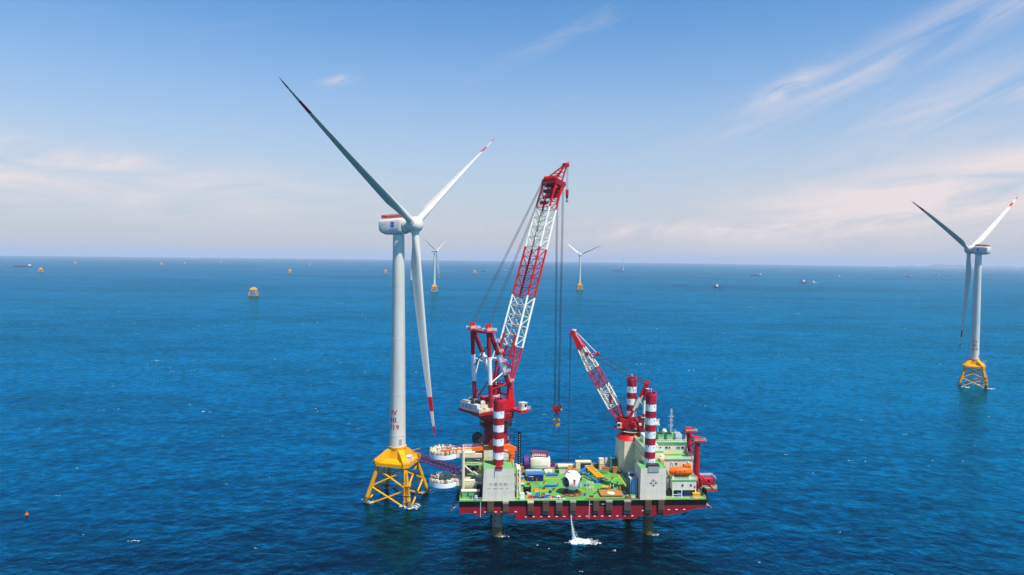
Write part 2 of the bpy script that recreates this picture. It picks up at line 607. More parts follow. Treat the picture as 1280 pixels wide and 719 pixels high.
def build_hills():
    m = paint('distant_hill', (0.06, 0.09, 0.07), 0.9, 0.3, (0.10, 0.10, 0.07), 0.002)
    rng = random.Random(3)
    for az0, az1, d, hmax in ((0.50, 0.60, 23000, 120), (0.585, 0.68, 24500, 140)):
        mb = MB()
        n, k = 60, 8
        ph = [rng.uniform(0, 6.3) for _ in range(5)]
        rows = []
        for j in range(k + 1):
            row = []
            s = j / k
            for i in range(n + 1):
                t = i / n
                a = az0 + (az1 - az0) * t
                dd = d + 1600 * (s - 0.5)
                x, y = dd * math.sin(a), dd * math.cos(a)
                env = math.sin(math.pi * t) ** 0.7 * math.sin(math.pi * s)
                h = env * hmax * (0.62 + 0.2 * math.sin(9 * t + ph[0] + s) + 0.13 * math.sin(23 * t + ph[1]) + 0.06 * math.sin(51 * t + ph[2] + 3 * s))
                row.append((x, y, sea_z(x, y) - 2 + h))
            rows.append(row)
        vs = [p for r in rows for p in r]
        fs = [(j * (n + 1) + i, j * (n + 1) + i + 1, (j + 1) * (n + 1) + i + 1, (j + 1) * (n + 1) + i) for j in range(k) for i in range(n)]
        mb.add(vs, fs, m, True)
        tag(mb.build('hills'), kind='structure')


build_hills()

# ------------------------------------------------------------------ jacket foundations and wind turbines
def frame_xf(c, rz):
    """local (x, y, z) -> world with sea-level origin c and heading rz"""
    cr, sr = math.cos(rz), math.sin(rz)
    return lambda p: Vector((c[0] + p.x * cr - p.y * sr, c[1] + p.x * sr + p.y * cr, c[2] + p.z))


def jacket_parts(parent, detail=True, as_part=True, letters=None):
    """yellow four-leg jacket in its own frame: origin at sea level in the middle"""
    top, bot, zt, zb = 6.0, 9.6, 13.6, -4.0
    cs = ((-1, -1), (1, -1), (1, 1), (-1, 1))

    def leg_pt(c, z):
        k = bot + (top - bot) * (z / zt)
        return Vector((c[0] * k, c[1] * k, z))
    if as_part:
        j = MB()
        j.lathe([(5.2, 13.7), (5.2, 14.5)], YELLOW, 16)
        holder = j.build('jacket_foundation', parent)
    else:
        holder = parent
    for c in cs:
        m = MB()
        m.tube(leg_pt(c, zb), leg_pt(c, zt), 0.92, YDARK, 14, 0.84)
        m.tube(leg_pt(c, zb), leg_pt(c, 1.9), 0.97, MARINE, 14, 0.96)
        m.build('leg', holder)
    for a, b in ((0, 1), (1, 2), (2, 3), (3, 0)):
        m = MB()
        for z0, z1 in ((13.0, 6.0), (6.0, -1.6)):
            m.tube(leg_pt(cs[a], z0), leg_pt(cs[b], z1), 0.36, YELLOW, 8)
            m.tube(leg_pt(cs[b], z0), leg_pt(cs[a], z1), 0.36, YELLOW, 8)
        m.build('brace', holder)
    # transition piece: skirted deck with four ridged arms rising to the tower flange
    m = MB()
    h = 7.7
    ch = 1.5
    sq = [(-h + ch, -h), (h - ch, -h), (h, -h + ch), (h, h - ch), (h - ch, h), (-h + ch, h), (-h, h - ch), (-h, -h + ch)]
    m.prism(sq, 14.4, 15.7, YELLOW)
    n = 8
    oct_t = [(3.55 * math.cos(math.pi / 8 + i * math.pi / 4 - 3 * math.pi / 4), 3.55 * math.sin(math.pi / 8 + i * math.pi / 4 - 3 * math.pi / 4)) for i in range(n)]
    low = [Vector((x * 0.93, y * 0.93, 15.702)) for x, y in sq]
    # order both rings from the same start angle
    low.sort(key=lambda p: math.atan2(p.y, p.x))
    up = sorted([Vector((x, y, 21.2)) for x, y in oct_t], key=lambda p: math.atan2(p.y, p.x))
    mid = [low[i].lerp(up[i], 0.42) * 0.74 for i in range(n)]
    for i in range(n):
        mid[i].z = 17.0
    m.loft([low, mid, up], YELLOW, smooth=False)
    for c in cs:
        d = Vector((c[0], c[1], 0)).normalized()
        s = Vector((-d.y, d.x, 0))
        w = 1.5
        secs = []
        for r, z in ((2.8, 20.9), (5.2, 19.6), (9.9, 16.2)):
            p = d * r
            secs.append([p - s * w + Vector((0, 0, 15.5)), p + s * w + Vector((0, 0, 15.5)), p + s * w * 0.8 + Vector((0, 0, z)), p - s * w * 0.8 + Vector((0, 0, z))])
        m.loft(secs, YELLOW, smooth=False)
    m.lathe([(3.75, 20.6), (3.75, 21.45)], YELLOW, 28)
    m.build('transition_piece', holder)
    if detail:
        m = MB()
        q = [(x * 1.0, y * 1.0, 15.7) for x, y in sq]
        m.rail(q + [q[0]], YELLOW, 1.2, 1.6, 0.05, 3)
        m.build('railing', holder)
        # boat landing and caged ladder on the leg nearest the front right
        m = MB()
        for dx in (-1.0, 1.0):
            m.tube((8.3 + dx, -9.6, -2.5), (8.3 + dx, -9.4, 7.5), 0.22, YELLOW, 8)
            m.tube((8.3 + dx, -9.4, 7.5), (7.0 + dx * 0.6, -7.4, 14.0), 0.12, YELLOW, 6)
        for k in range(12):
            z = -1.5 + k * 0.8
            m.tube((7.3, -9.5, z), (9.3, -9.5, z), 0.08, YELLOW, 5)
        for k in range(9):
            z = 7.6 + k * 0.75
            f = k / 8
            y = -9.4 + 2.0 * f
            m.tube((7.3 + 0.2 * f, y, z), (9.3 - 1.3 * f, y, z), 0.06, YELLOW, 5)
        m.cbox((8.3, -8.7, 8.0), (2.6, 2.0, 0.15), YELLOW)
        m.rail([(7.0, -9.7, 8.05), (9.6, -9.7, 8.05), (9.6, -7.7, 8.05)], YELLOW, 1.1, 0.9, 0.05)
        m.cbox((8.3, -9.2, 1.6), (2.9, 1.1, 0.2), YELLOW)
        m.cbox((8.3, -9.2, 4.4), (2.9, 1.1, 0.2), YELLOW)
        m.build('boat_landing', holder)
        m = MB()
        m.cbox((6.1, -2.0, 16.9), (2.0, 3.2, 2.4), WHITE)
        m.cbox((6.1, -2.0, 18.16), (2.2, 3.4, 0.12), LGREY)
        m.cbox((7.1, -2.4, 16.7), (0.06, 0.9, 1.8), GREY)
        m.build('equipment_cabin', holder)
        m = MB()
        m.tube((5.6, 3.4, 15.7), (5.6, 3.4, 19.2), 0.16, YELLOW, 8)
        m.tube((5.6, 3.4, 19.1), (8.6, 4.6, 19.9), 0.12, YELLOW, 8)
        m.build('davit', holder)
    return holder


def make_tower(parent, letters, ang, detail):
    m = MB()
    prof, mats = [], []
    zs = [21.4, 21.9, 43.0, 43.12, 66.0, 66.12, 88.0, 88.12, 108.6]
    for z in zs:
        prof.append((3.32 + (2.3 - 3.32) * ((z - 21.4) / 87.2) ** 1.1 + (0.03 if z in (43.12, 66.12, 88.12) else 0), z))
    m.lathe(prof, TURB, 40)
    for z in (43.06, 66.06, 88.06, 26.0):
        r = 3.36 + (2.3 - 3.32) * ((z - 21.4) / 87.2) ** 1.1
        m.lathe([(r - .02, z - .16), (r + .02, z - .15), (r + .02, z + .15), (r - .02, z + .16)], LGREY, 40)
    t = m.build('tower', parent)
    if detail:
        d = MB()
        a = R_(-60)
        d.cbox((3.3 * math.cos(a), 3.3 * math.sin(a), 23.6), (1.1, 0.25, 2.3), GREY, a + math.pi / 2)
        d.build('door', t)
        for k, line in enumerate(letters):
            vs, fs = text_mesh(line, 2.9, 1.08, 0.022)
            z0 = 35.6 - k * 3.0
            q = MB()
            pts = []
            for v in vs:
                z = z0 + v.y
                r = 3.32 + (2.3 - 3.32) * max(0, (z - 21.4) / 87.2) ** 1.1 + 0.035
                al = ang + v.x / r
                pts.append((r * math.cos(al), r * math.sin(al), z))
            q.add(pts, fs, REDINK)
            q.build('lettering', t, merge=False)
    return t


def blade_mesh(axis, b, hub, L, beta, sgn, bend=2.6):
    """one blade along b, root at the hub; chord turned by beta (0 = flat to the wind, 90 = feathered)"""
    tau = axis.cross(b).normalized() * sgn
    m = MB()
    st = [0.030, 0.045, 0.06, 0.085, 0.115, 0.15, 0.19, 0.24, 0.30, 0.38, 0.46, 0.54, 0.62, 0.70, 0.76, 0.808, 0.809, 0.84, 0.878, 0.879, 0.915, 0.948, 0.949, 0.975, 0.993, 1.0]
    rings, mats = [], []
    N = 20
    for k, s in enumerate(st):
        r = s * L
        if s < 0.06:
            chord, th = 2.9, 1.0
        elif s < 0.2:
            f = (s - 0.06) / 0.14
            f = f * f * (3 - 2 * f)
            chord, th = 2.9 + (4.9 - 2.9) * f, 1.0 + (0.36 - 1.0) * f
        else:
            f = (s - 0.2) / 0.8
            chord = 4.9 * (1 - f) ** 0.86 * 1.0 + 0.5 * f + 0.8 * f * (1 - f)
            th = 0.36 - 0.19 * min(1, f * 1.6)
        if s > 0.992:
            chord *= 0.45
        tw = beta + R_(14) * max(0.0, 1 - s / 0.85) - R_(4)
        cdir = tau * math.cos(tw) - axis * math.sin(tw)
        ndir = axis * math.cos(tw) + tau * math.sin(tw)
        c0 = hub + b * r + axis * (bend * s * s)
        round_f = max(0.0, min(1.0, (s - 0.05) / 0.13))
        ring = []
        for i in range(N):
            t = 2 * math.pi * i / N
            x = math.cos(t)
            y = math.sin(t) * 0.5 * th
            xx = 0.5 * x
            yy = y * (1 - round_f) + y * round_f * (0.55 + 0.5 * (-(x)) + 0.1) ** 1.0 if x < 0.999 else 0
            if round_f > 0:
                yy = y * ((1 - round_f) + round_f * max(0.04, 0.62 - 0.58 * x))
            off = -0.18 * round_f
            ring.append(c0 + cdir * ((xx - off) * chord) + ndir * (yy * chord))
        rings.append(ring)
    for k in range(len(st) - 1):
        mid = (st[k] + st[k + 1]) / 2
        mats.append(RED if (0.809 <= mid <= 0.878 or mid >= 0.949) else TURB)
    m.loft(rings, TURB, mats)
    return m


def make_turbine(c, rz, t, dl, tilt, cone, L, hubz, label, letters, detail=True, group=None, beta=75, sgn=-1, jacket=True, ang=-122, blades=3, base_z=0.0):
    """c: sea-level centre, t: heading of the rotor axis (0 = towards -Y, + = towards +X)"""
    root = empty('wind_turbine', c)
    tag(root, label, 'wind turbine', group)
    if jacket:
        h = jacket_parts(root, detail)
        h.rotation_euler = (0, 0, rz)
    tower = make_tower(root, letters, R_(ang), detail)
    ax = Vector((math.sin(t) * math.cos(tilt), -math.cos(t) * math.cos(tilt), math.sin(tilt)))
    axh = Vector((math.sin(t), -math.cos(t), 0))
    u = Vector((math.cos(t), math.sin(t), 0))
    up = u.cross(ax)
    if up.z < 0:
        up = -up
    hub = axh * 7.6 + Vector((0, 0, hubz))
    if not jacket:
        tower.scale = (1, 1, 1)
    # nacelle: loft of rounded boxes along the axis
    def sec(a, w, hh, zc, p=5.0):
        ring = []
        for i in range(28):
            th = 2 * math.pi * i / 28
            cx, sx = math.cos(th), math.sin(th)
            x = abs(cx) ** (2 / p) * (1 if cx > 0 else -1) * w / 2
            z = abs(sx) ** (2 / p) * (1 if sx > 0 else -1) * hh / 2
            ring.append(hub + ax * (a - 7.6) + u * x + up * (z + zc))
        return ring
    n = MB()
    n.loft([sec(-8.1, 4.8, 3.9, 0.75), sec(-7.9, 5.7, 4.8, 0.6), sec(-7.2, 6.1, 5.5, 0.3), sec(-5.6, 6.3, 6.3, -0.05), sec(-3, 6.4, 6.6, -0.15), sec(1.6, 6.4, 6.6, -0.15),
            sec(2.5, 6.2, 6.4, -0.15), sec(2.9, 5.9, 6.1, -0.15)], TURB)
    n.tube(hub + ax * (2.9 - 7.6), hub + ax * (3.25 - 7.6), 2.75, GREY, 32)
    n.tube(hub + ax * (3.25 - 7.6), hub + ax * (4.9 - 7.6), 3.05, TURB, 32)
    nac = n.build('nacelle', root)
    if detail:
        r = MB()
        zt = 3.2
        q = [hub + ax * (a - 7.6) + u * x + up * zt for a, x in ((-6.6, -2.4), (1.8, -2.4), (1.8, 2.4), (-6.6, 2.4))]
        r.rail(q + [q[0]], RED, 1.5, 0.9, 0.08, 3)
        for i in range(4):
            p0, p1 = q[i], q[(i + 1) % 4]
            for k in range(9):
                f0, f1 = (k + 0.25) / 9, (k + 0.75) / 9
                e = Vector((0, 0, 0.45)); e2 = Vector((0, 0, 1.25))
                a0, a1 = p0.lerp(p1, f0), p0.lerp(p1, f1)
                r.add([a0 + e, a1 + e, a1 + e2, a0 + e2], [(0, 1, 2, 3)], RED)
        r.build('helipad_railing', nac)
        # round emblem and company lettering on both flanks
        for sd in (-1, 1):
            side = u * sd
            fwd = ax * (-sd) if False else ax
            o0 = hub + side * 3.235
            rgt = up.cross(side).normalized() * 1.0            # reading direction seen from outside
            g = MB()
            ctr = o0 + ax * (-1.0 - 7.6) + up * 0.55
            cir = [ctr + rgt * (1.12 * math.cos(2 * math.pi * i / 24)) + up * (1.12 * math.sin(2 * math.pi * i / 24)) for i in range(24)]
            g.add(cir, [tuple(range(24))], LBLUE)
            def patch(x0, y0, x1, y1, m_, e=0.012):
                g.add([ctr + rgt * x + up * y + side * e for x, y in ((x0, y0), (x1, y0), (x1, y1), (x0, y1))], [(0, 1, 2, 3)], m_)
            patch(-0.8, 0.55, 0.8, 1.0, BLUEINK)
            patch(-0.28, -0.6, 0.28, 0.55, BLUEINK)
            patch(-0.85, -1.0, 0.85, -0.6, BLUEINK)
            g.build('emblem', nac, merge=False)
            vs, fs = text_mesh('三峡能源', 1.25, 1.25)
            g = MB()
            ctr = o0 + ax * (-1.3 - 7.6) - up * 1.75
            g.add([ctr + rgt * v.x + up * v.y for v in vs], fs, BLUEINK)
            g.build('lettering', nac, merge=False)
            for zz in (1.0, -0.9):
                g = MB()
                ctr = o0 + ax * (-5.2 - 7.6) + up * zz - side * 0.02
                g.add([ctr + rgt * x + up * y for x, y in ((-1.1, -0.09), (1.1, -0.09), (1.1, 0.09), (-1.1, 0.09))], [(0, 1, 2, 3)], LGREY)
                g.build('vent_line', nac, merge=False)
    # hub
    hm = MB()
    rings = []
    for a, rr in ((-2.75, 2.7), (-2.4, 2.95), (-1.2, 3.2), (0.0, 3.3), (1.2, 3.15), (2.2, 2.7), (2.9, 2.0), (3.3, 1.1), (3.42, 0.3)):
        rings.append([hub + ax * a + (u * math.cos(2 * math.pi * i / 32) + up * math.sin(2 * math.pi * i / 32)) * rr for i in range(32)])
    hm.loft(rings, TURB)
    bl = []
    for k in range(3):
        th = dl + k * 2 * math.pi / 3
        b0 = -up * math.cos(th) + u * math.sin(th)
        b = (b0 * math.cos(cone) + ax * math.sin(cone)).normalized()
        bl.append(b)
        hm.tube(hub + b * 1.5, hub + b * 3.45, 1.95, TURB, 28, 1.75)
    hb = hm.build('hub', root)
    for b in bl[:blades]:
        m = blade_mesh(ax, b, hub, L, R_(beta), sgn)
        m.build('blade', root)
    return root


# main turbine beside the vessel
make_turbine((-46.6, 285.4, 0), R_(-15.5), R_(65.7), R_(2.3), R_(3.5), R_(0.3), 87, 112.6,
             'large near white wind turbine on a yellow jacket beside the jack-up vessel', ('IV', 'HL', '119'), beta=82, sgn=-1, ang=-109,
             )
# turbine on the right
make_turbine((380.5, 569.0, 0), R_(-34), R_(-153), R_(-4.3), R_(3.2), R_(0.6), 84, 110.8,
             'white wind turbine on yellow jacket standing alone at the right edge of the sea', ('TV', 'HL', '118'), beta=74, sgn=1, ang=-119)
# two far turbines
make_turbine((-219, 1960, sea_z(-219, 1960)), R_(10), R_(62), R_(3.3), R_(2.9), R_(0.2), 80, 114.8,
             'small distant turbine on yellow jacket seen just right of the large turbine tower', ('IV', 'HL', '117'), beta=75, sgn=-1, detail=False, group='distant turbines')
make_turbine((213, 2190, sea_z(213, 2190)), R_(4), R_(154), R_(6.4), R_(4), R_(2.5), 72, 110.8,
             'small distant turbine with swept blades standing right of the main crane hoist ropes', ('IV', 'HL', '116'), beta=50, sgn=-1, detail=False, group='distant turbines')


# lone jackets waiting for towers, from near to far
JACKETS = [(-616, 1657, 'bright yellow jacket foundation alone on the sea, the nearest without a tower', 3.0, True),
           (-2284, 3372, 'orange jacket foundation at the far left end of the row near the cargo ship', 20, False),
           (-1190, 3722, 'distant orange jacket in open water between the lone near jacket and the big blade', 35, False),
           (-712, 3915, 'distant orange jacket just left of the large turbine tower', 12, False),
           (-223, 4113, 'distant orange jacket left of the crane luffing ropes beside a tiny ship', 40, False),
           (-3598, 5731, 'faint orange jacket in haze right of the cargo ship by the left edge', 25, False),
           (-2883, 5724, 'faint orange jacket in haze with a hazier one close behind its left shoulder', 5, False),
           (-3020, 6420, 'very faint jacket in haze overlapping the left shoulder of a nearer one', 30, False),
           (-1885, 6476, 'faint jacket in haze above and right of the mid-left open water jacket', 15, False),
           (-3204, 7655, 'very faint jacket in haze near the distant crane vessel', 22, False),
           (-3150, 9335, 'barely visible jacket on the hazy horizon right of the distant crane vessel', 8, False),
           (-5996, 10431, 'barely visible jacket on the hazy horizon over the left part of the sea', 33, False)]
far_jacket = None
for i, (x, y, lab, a, det) in enumerate(JACKETS):
    if i == 0:
        r = empty('jacket_foundation', (x, y, sea_z(x, y)), R_(a))
        jacket_parts(r, True, as_part=False)
    elif far_jacket is None:
        r = far_jacket = empty('jacket_foundation', (x, y, sea_z(x, y)), R_(a))
        jacket_parts(r, False, as_part=False)
    else:
        r = copy_tree(far_jacket)
        r.location = (x, y, sea_z(x, y))
        r.rotation_euler = (0, 0, R_(a))
    tag(r, lab, 'jacket foundation', 'jacket foundations without towers')


# ------------------------------------------------------------------ ships and far vessels
def make_ship(x, y, heading, length, label, cat='ship', hull=DARK, house=WHITE, kind='cargo', name='cargo_ship'):
    r = empty(name, (x, y, sea_z(x, y)), heading)
    tag(r, label, cat)
    l2, w = length / 2, length * 0.075 + 2
    d = length * 0.035 + 1.2
    m = MB()
    top = [(-l2, -w * .8), (-l2 * .9, -w), (l2 * .6, -w), (l2 * .85, -w * .55), (l2, 0), (l2 * .85, w * .55), (l2 * .6, w), (-l2 * .9, w), (-l2, w * .8)]
    bot = [(px * 0.96, py * 0.9) for px, py in top]
    m.loft([[Vector((px, py, -1.5)) for px, py in bot], [Vector((px, py, 0.25 * d)) for px, py in top], [Vector((px, py, d + (1.4 if px > l2 * .5 else 0))) for px, py in top]], hull,
           mats=[HULLRED, hull], smooth=False)
    m.build('hull', r)
    hs = length * 0.10
    x0 = -l2 * .85 if kind != 'tug' else -l2 * .1
    m = MB()
    for k in range(3):
        m.box((x0 + k * .5, -w * .75, d + k * 3.0 + .01), (x0 + hs - k * .6 + (l2 * .3 if kind == 'tug' else 0), w * .75, d + (k + 1) * 3.0), house)
        m.box((x0 + hs - k * .6 + (l2 * .3 if kind == 'tug' else 0), -w * .65, d + k * 3 + 1.4), (x0 + hs - k * .6 + .05 + (l2 * .3 if kind == 'tug' else 0), w * .65, d + k * 3 + 2.2), GLASS)
    m.build('deckhouse', r)
    m = MB()
    m.tube((x0 + hs * .4, 0, d + 9), (x0 + hs * .4, 0, d + 9 + length * .06), .35, GREY)
    m.tube((x0 + hs * .15, 0, d + 9), (x0 + hs * .15, 0, d + 12.5), .9, RED, 10)
    if kind == 'cargo':
        m.tube((l2 * .8, 0, d), (l2 * .8, 0, d + length * .10), .3, GREY)
    m.build('mast', r)
    if kind == 'cargo':
        m = MB()
        for k in range(4):
            xx = x0 + hs + 4 + k * (l2 * 1.2) / 4
            m.box((xx, -w * .7, d + .01), (xx + l2 * .24, w * .7, d + 1.6), DRED)
        m.build('hatch_cover', r)
    if kind == 'jackup':
        m = MB()
        for sx in (-.75, .75):
            for sy in (-.8, .8):
                m.tube((l2 * sx, w * sy, -8), (l2 * sx, w * sy, 52), 1.6, LGREY, 10)
        m.build('leg', r)
        m = MB()
        m.tube((-l2 * .5, 0, d), (-l2 * .5, 0, d + 16), 3, DRED, 12)
        for s in (-2.5, 2.5):
            m.tube((-l2 * .5, s, d + 16), (l2 * .15, s, d + 62), .6, RED)
            m.tube((-l2 * .5, s, d + 21), (l2 * .15, s, d + 65), .6, RED)
        for k in range(12):
            f = k / 12
            xx, zz = -l2 * .5 + l2 * .65 * f, d + 16 + 46 * f
            m.tube((xx, -2.5, zz), (xx, 2.5, zz + 4.5), .3, RED, 5)
            m.tube((xx, 2.5, zz), (xx, -2.5, zz + 4.5), .3, RED, 5)
        m.build('crane', r)
    if kind == 'crane':
        m = MB()
        for s in (-5, 5):
            m.tube((l2 * .3, s, d), (l2 * 1.25, s * .4, d + 105), 1.1, LGREY)
            m.tube((-l2 * .1, s, d), (l2 * .02, s, d + 48), 1.1, LGREY)
            m.tube((l2 * .02, s, d + 48), (l2 * 1.2, s * .4, d + 104), .35, GREY)
        for k in range(14):
            f = k / 14
            xx, zz, s = l2 * (.3 + .95 * f), d + 105 * f, 5 - 3 * f
            m.tube((xx, -s, zz), (xx + .06 * l2, s, zz + 7.5), .5, LGREY, 5)
        m.build('crane', r)
    if kind == 'turbine':
        pass
    return r


make_ship(-3235, 4597, R_(186), 118, 'long low cargo ship with white deckhouse at the far left edge of the sea', hull=NAVY)
make_ship(1630, 4653, R_(183), 78, 'dark bulk carrier with white stern house below the hazy right horizon', hull=DARK)
make_ship(1362, 3256, R_(8), 40, 'dark red workboat with white wheelhouse, larger of two close together right of centre', 'boat', DRED, WHITE, 'tug', 'workboat')
make_ship(1396, 3215, R_(170), 22, 'small white boat close beside the dark red workboat', 'boat', WHITE, WHITE, 'tug', 'workboat')
make_ship(749, 2534, R_(184), 30, 'dark workboat trailing a white wake on open water right of the far turbine', 'boat', NAVY, WHITE, 'tug', 'workboat')
make_ship(2095, 4426, R_(3), 42, 'small grey coaster with pale deckhouse in mid-distance right of centre', hull=GREY)
make_ship(2711, 4756, R_(178), 48, 'small dark ship left of the pair near the right turbine', hull=DARK)
make_ship(3344, 5481, R_(182), 46, 'dark small ship on the hazy sea, left one of the pair by the right turbine', hull=DARK)
make_ship(3573, 5717, R_(2), 44, 'dark small ship on the hazy sea, right one of the pair by the right turbine', hull=NAVY)
make_ship(-67, 5199, R_(178), 42, 'faint grey ship in haze right of the jacket beside the crane ropes', hull=GREY)
make_ship(-190, 4900, R_(182), 46, 'faint dark ship with white house just right of a far orange jacket', hull=NAVY)
make_ship(-410, 2853, R_(100), 58, 'distant grey jack-up barge with raised legs half behind the big hanging blade', 'jack-up barge', GREY, LGREY, 'jackup', 'jackup_barge')
make_ship(-6300, 13800, R_(5), 150, 'ghostly crane vessel with tilted boom on the hazy left horizon', 'crane vessel', GREY, LGREY, 'crane', 'crane_vessel')
brg = make_ship(867, 5683, R_(182), 100, 'low barge with turbine standing on its deck on the horizon right of centre', 'barge', NAVY, LGREY, 'cargo', 'transport_barge')
make_turbine((905, 5660, sea_z(905, 5660) - 16), 0, R_(70), R_(12), R_(3), R_(0), 66, 112, 'far white turbine with one raised blade above a low barge on the horizon', (), detail=False, jacket=False, blades=0, beta=70)


# orange marker buoy in the lower left water
def make_buoy():
    x, y = -183.0, 260.0
    r = empty('marker_buoy', (x, y, sea_z(x, y)))
    tag(r, 'tiny orange marker buoy floating in the lower left water', 'buoy')
    m = MB()
    m.lathe([(0.2, -0.5), (0.55, -0.2), (0.65, 0.1), (0.55, 0.4), (0.3, 0.5)], ORANGE, 16)
    m.build('float', r)
    m = MB()
    m.lathe([(0.22, 0.5), (0.12, 1.0)], ORANGE, 10)
    m.lathe([(0.2, 1.0), (0.2, 1.2)], ORANGE, 10)
    m.build('top_mark', r)


make_buoy()

# ------------------------------------------------------------------ the jack-up vessel (local frame: x along the hull, y away from the camera, z above the sea)
YAW = R_(3.4)
VO = Vector((23.779, 243.508, 0.0))
VX = Vector((math.cos(YAW), math.sin(YAW), 0))
VY = Vector((-math.sin(YAW), math.cos(YAW), 0))


def vw(p):
    return VO + VX * p[0] + VY * p[1] + Vector((0, 0, p[2]))


class Thing:
    """an Empty standing at `base` (vessel frame) that parents parts built in vessel coordinates"""

    def __init__(self, name, label, cat, base, group=None):
        self.base = Vector(base)
        self.o = empty(name, vw(base), YAW)
        tag(self.o, label, cat, group)

    def part(self, name, mb, parent=None, merge=True, label=None):
        o = mb.build(name, parent or self.o, self.base, merge)
        if label:
            o['label'] = label
        return o


DECK = 14.0
V = Thing('jack_up_vessel', 'red and black jack-up vessel with green deck standing on four striped legs', 'jack-up vessel', (0, 20, 0))

# hull -------------------------------------------------------------
HW = 41.0
def hull_section(x):
    """bottom height of the hull along its length"""
    pts = [(-41.4, 9.75), (-37.2, 9.7), (-33.2, 8.2), (-33.15, 9.3), (-21.65, 9.3), (-21.6, 7.25), (21.9, 7.15), (21.95, 8.1), (34.4, 8.5), (39.5, 9.6), (43.1, 10.6), (47.1, 10.75)]
    return pts


m = MB()
pts = hull_section(0)
X = [p[0] for p in pts]
# one closed skin: bottom profile, black/red boundary at z = 11.9, deck edge at z = 14
front, back = 0.0, HW
for k in range(len(pts) - 1):
    (x0, z0), (x1, z1) = pts[k], pts[k + 1]
    for y in (front, back):
        m.add([(x0, y, z0), (x1, y, z1), (x1, y, 11.9), (x0, y, 11.9)], [(0, 1, 2, 3)], HULLRED)
        m.add([(x0, y, 11.9), (x1, y, 11.9), (x1, y, DECK), (x0, y, DECK)], [(0, 1, 2, 3)], BLACK)
    m.add([(x0, front, z0), (x1, front, z1), (x1, back, z1), (x0, back, z0)], [(0, 1, 2, 3)], HULLRED)
    m.add([(x0, front, DECK), (x1, front, DECK), (x1, back, DECK), (x0, back, DECK)], [(0, 1, 2, 3)], GREEN)
for x, z in (pts[0], pts[-1]):
    m.add([(x, front, z), (x, back, z), (x, back, 11.9), (x, front, 11.9)], [(0, 1, 2, 3)], HULLRED)
    m.add([(x, front, 11.9), (x, back, 11.9), (x, back, DECK), (x, front, DECK)], [(0, 1, 2, 3)], BLACK)
hull = V.part('hull', m)

m = MB()
for y0 in (10.6, 24.4):
    m.box((-20.5, y0, DECK + .004), (21.5, y0 + .32, DECK + .012), YELLOW)
for x0 in (-20.6, 21.2):
    m.box((x0, 3, DECK + .005), (x0 + .25, 39, DECK + .014), YELLOW)
V.part('deck_marking', m, hull)
m = MB()
for k in range(18):
    x = -18.2 + k * 2.72
    if x < 22:
        m.box((x, -.09, 8.15), (x + .75, -.004, 8.42), BAND)
        m.box((x, -.085, 8.0), (x + .75, -.003, 8.14), DARK)
for x in (-36.2, -32.6, -29.0, -26.8, -21.9, 23.6, 33.0, 35.8, 38.6):
    m.box((x, -.09, 10.0 if x < 30 else 10.3), (x + .8, -.004, 10.28 if x < 30 else 10.55), BAND)
V.part('hull_marking', m, hull)
m = MB()
for k in range(22):
    x = -38.5 + k * 3.93
    m.box((x, -.012, 10.9), (x + .05, -.004, 13.95), DARK)
m.box((-41.0, -.012, 11.86), (47.0, -.004, 11.94), DRED)
V.part('weld_seam', m, hull)
m = MB()
for x in (-34.0, 4.6):
    m.box((x, -.06, 7.6 if x > 0 else 8.4), (x + .14, -.005, 13.8), BAND)
m.box((4.8, -.1, 12.55), (7.0, -.006, 12.72), LGREY)
m.box((9, -.1, 12.55), (10.6, -.006, 12.72), LGREY)
V.part('draught_line', m, hull)

# fenders hung on the near side: (x of centre)
def fender_mb(x, rng):
    f = MB()
    w = 1.15
    w = 1.15 + rng.uniform(-.12, .1)
    f.box((x - w, -.75, 13.4 + rng.uniform(-.06, .1)), (x + w, .1, 14.05), rng.choice((IVORY, GREY, FENDER)))
    for k in range(4):
        z1 = 13.3 - k * .72
        f.box((x - w + rng.uniform(0, .08), -.62 - rng.uniform(0, .1), z1 - .66), (x + w - rng.uniform(0, .08), -.003, z1), FENDER)
    for k in (-.62, 0, .62):
        f.tube((x + k, -.72, 13.4), (x + k, -.72, 10.5), .07, RUST, 5)
    f.box((x - w, -.5, 9.1 + rng.uniform(0, .5)), (x + w, -.003, 10.35), DARK)  # dark foot box painted in for the shadow below the fender
    return f


rng = random.Random(5)
for x in (-30.4, -25.1, -16.3, -10.9, -6.2, -1.2, 7.1, 11.7, 18.3, 25.8, 30.5):
    V.part('fender', fender_mb(x, rng), hull)

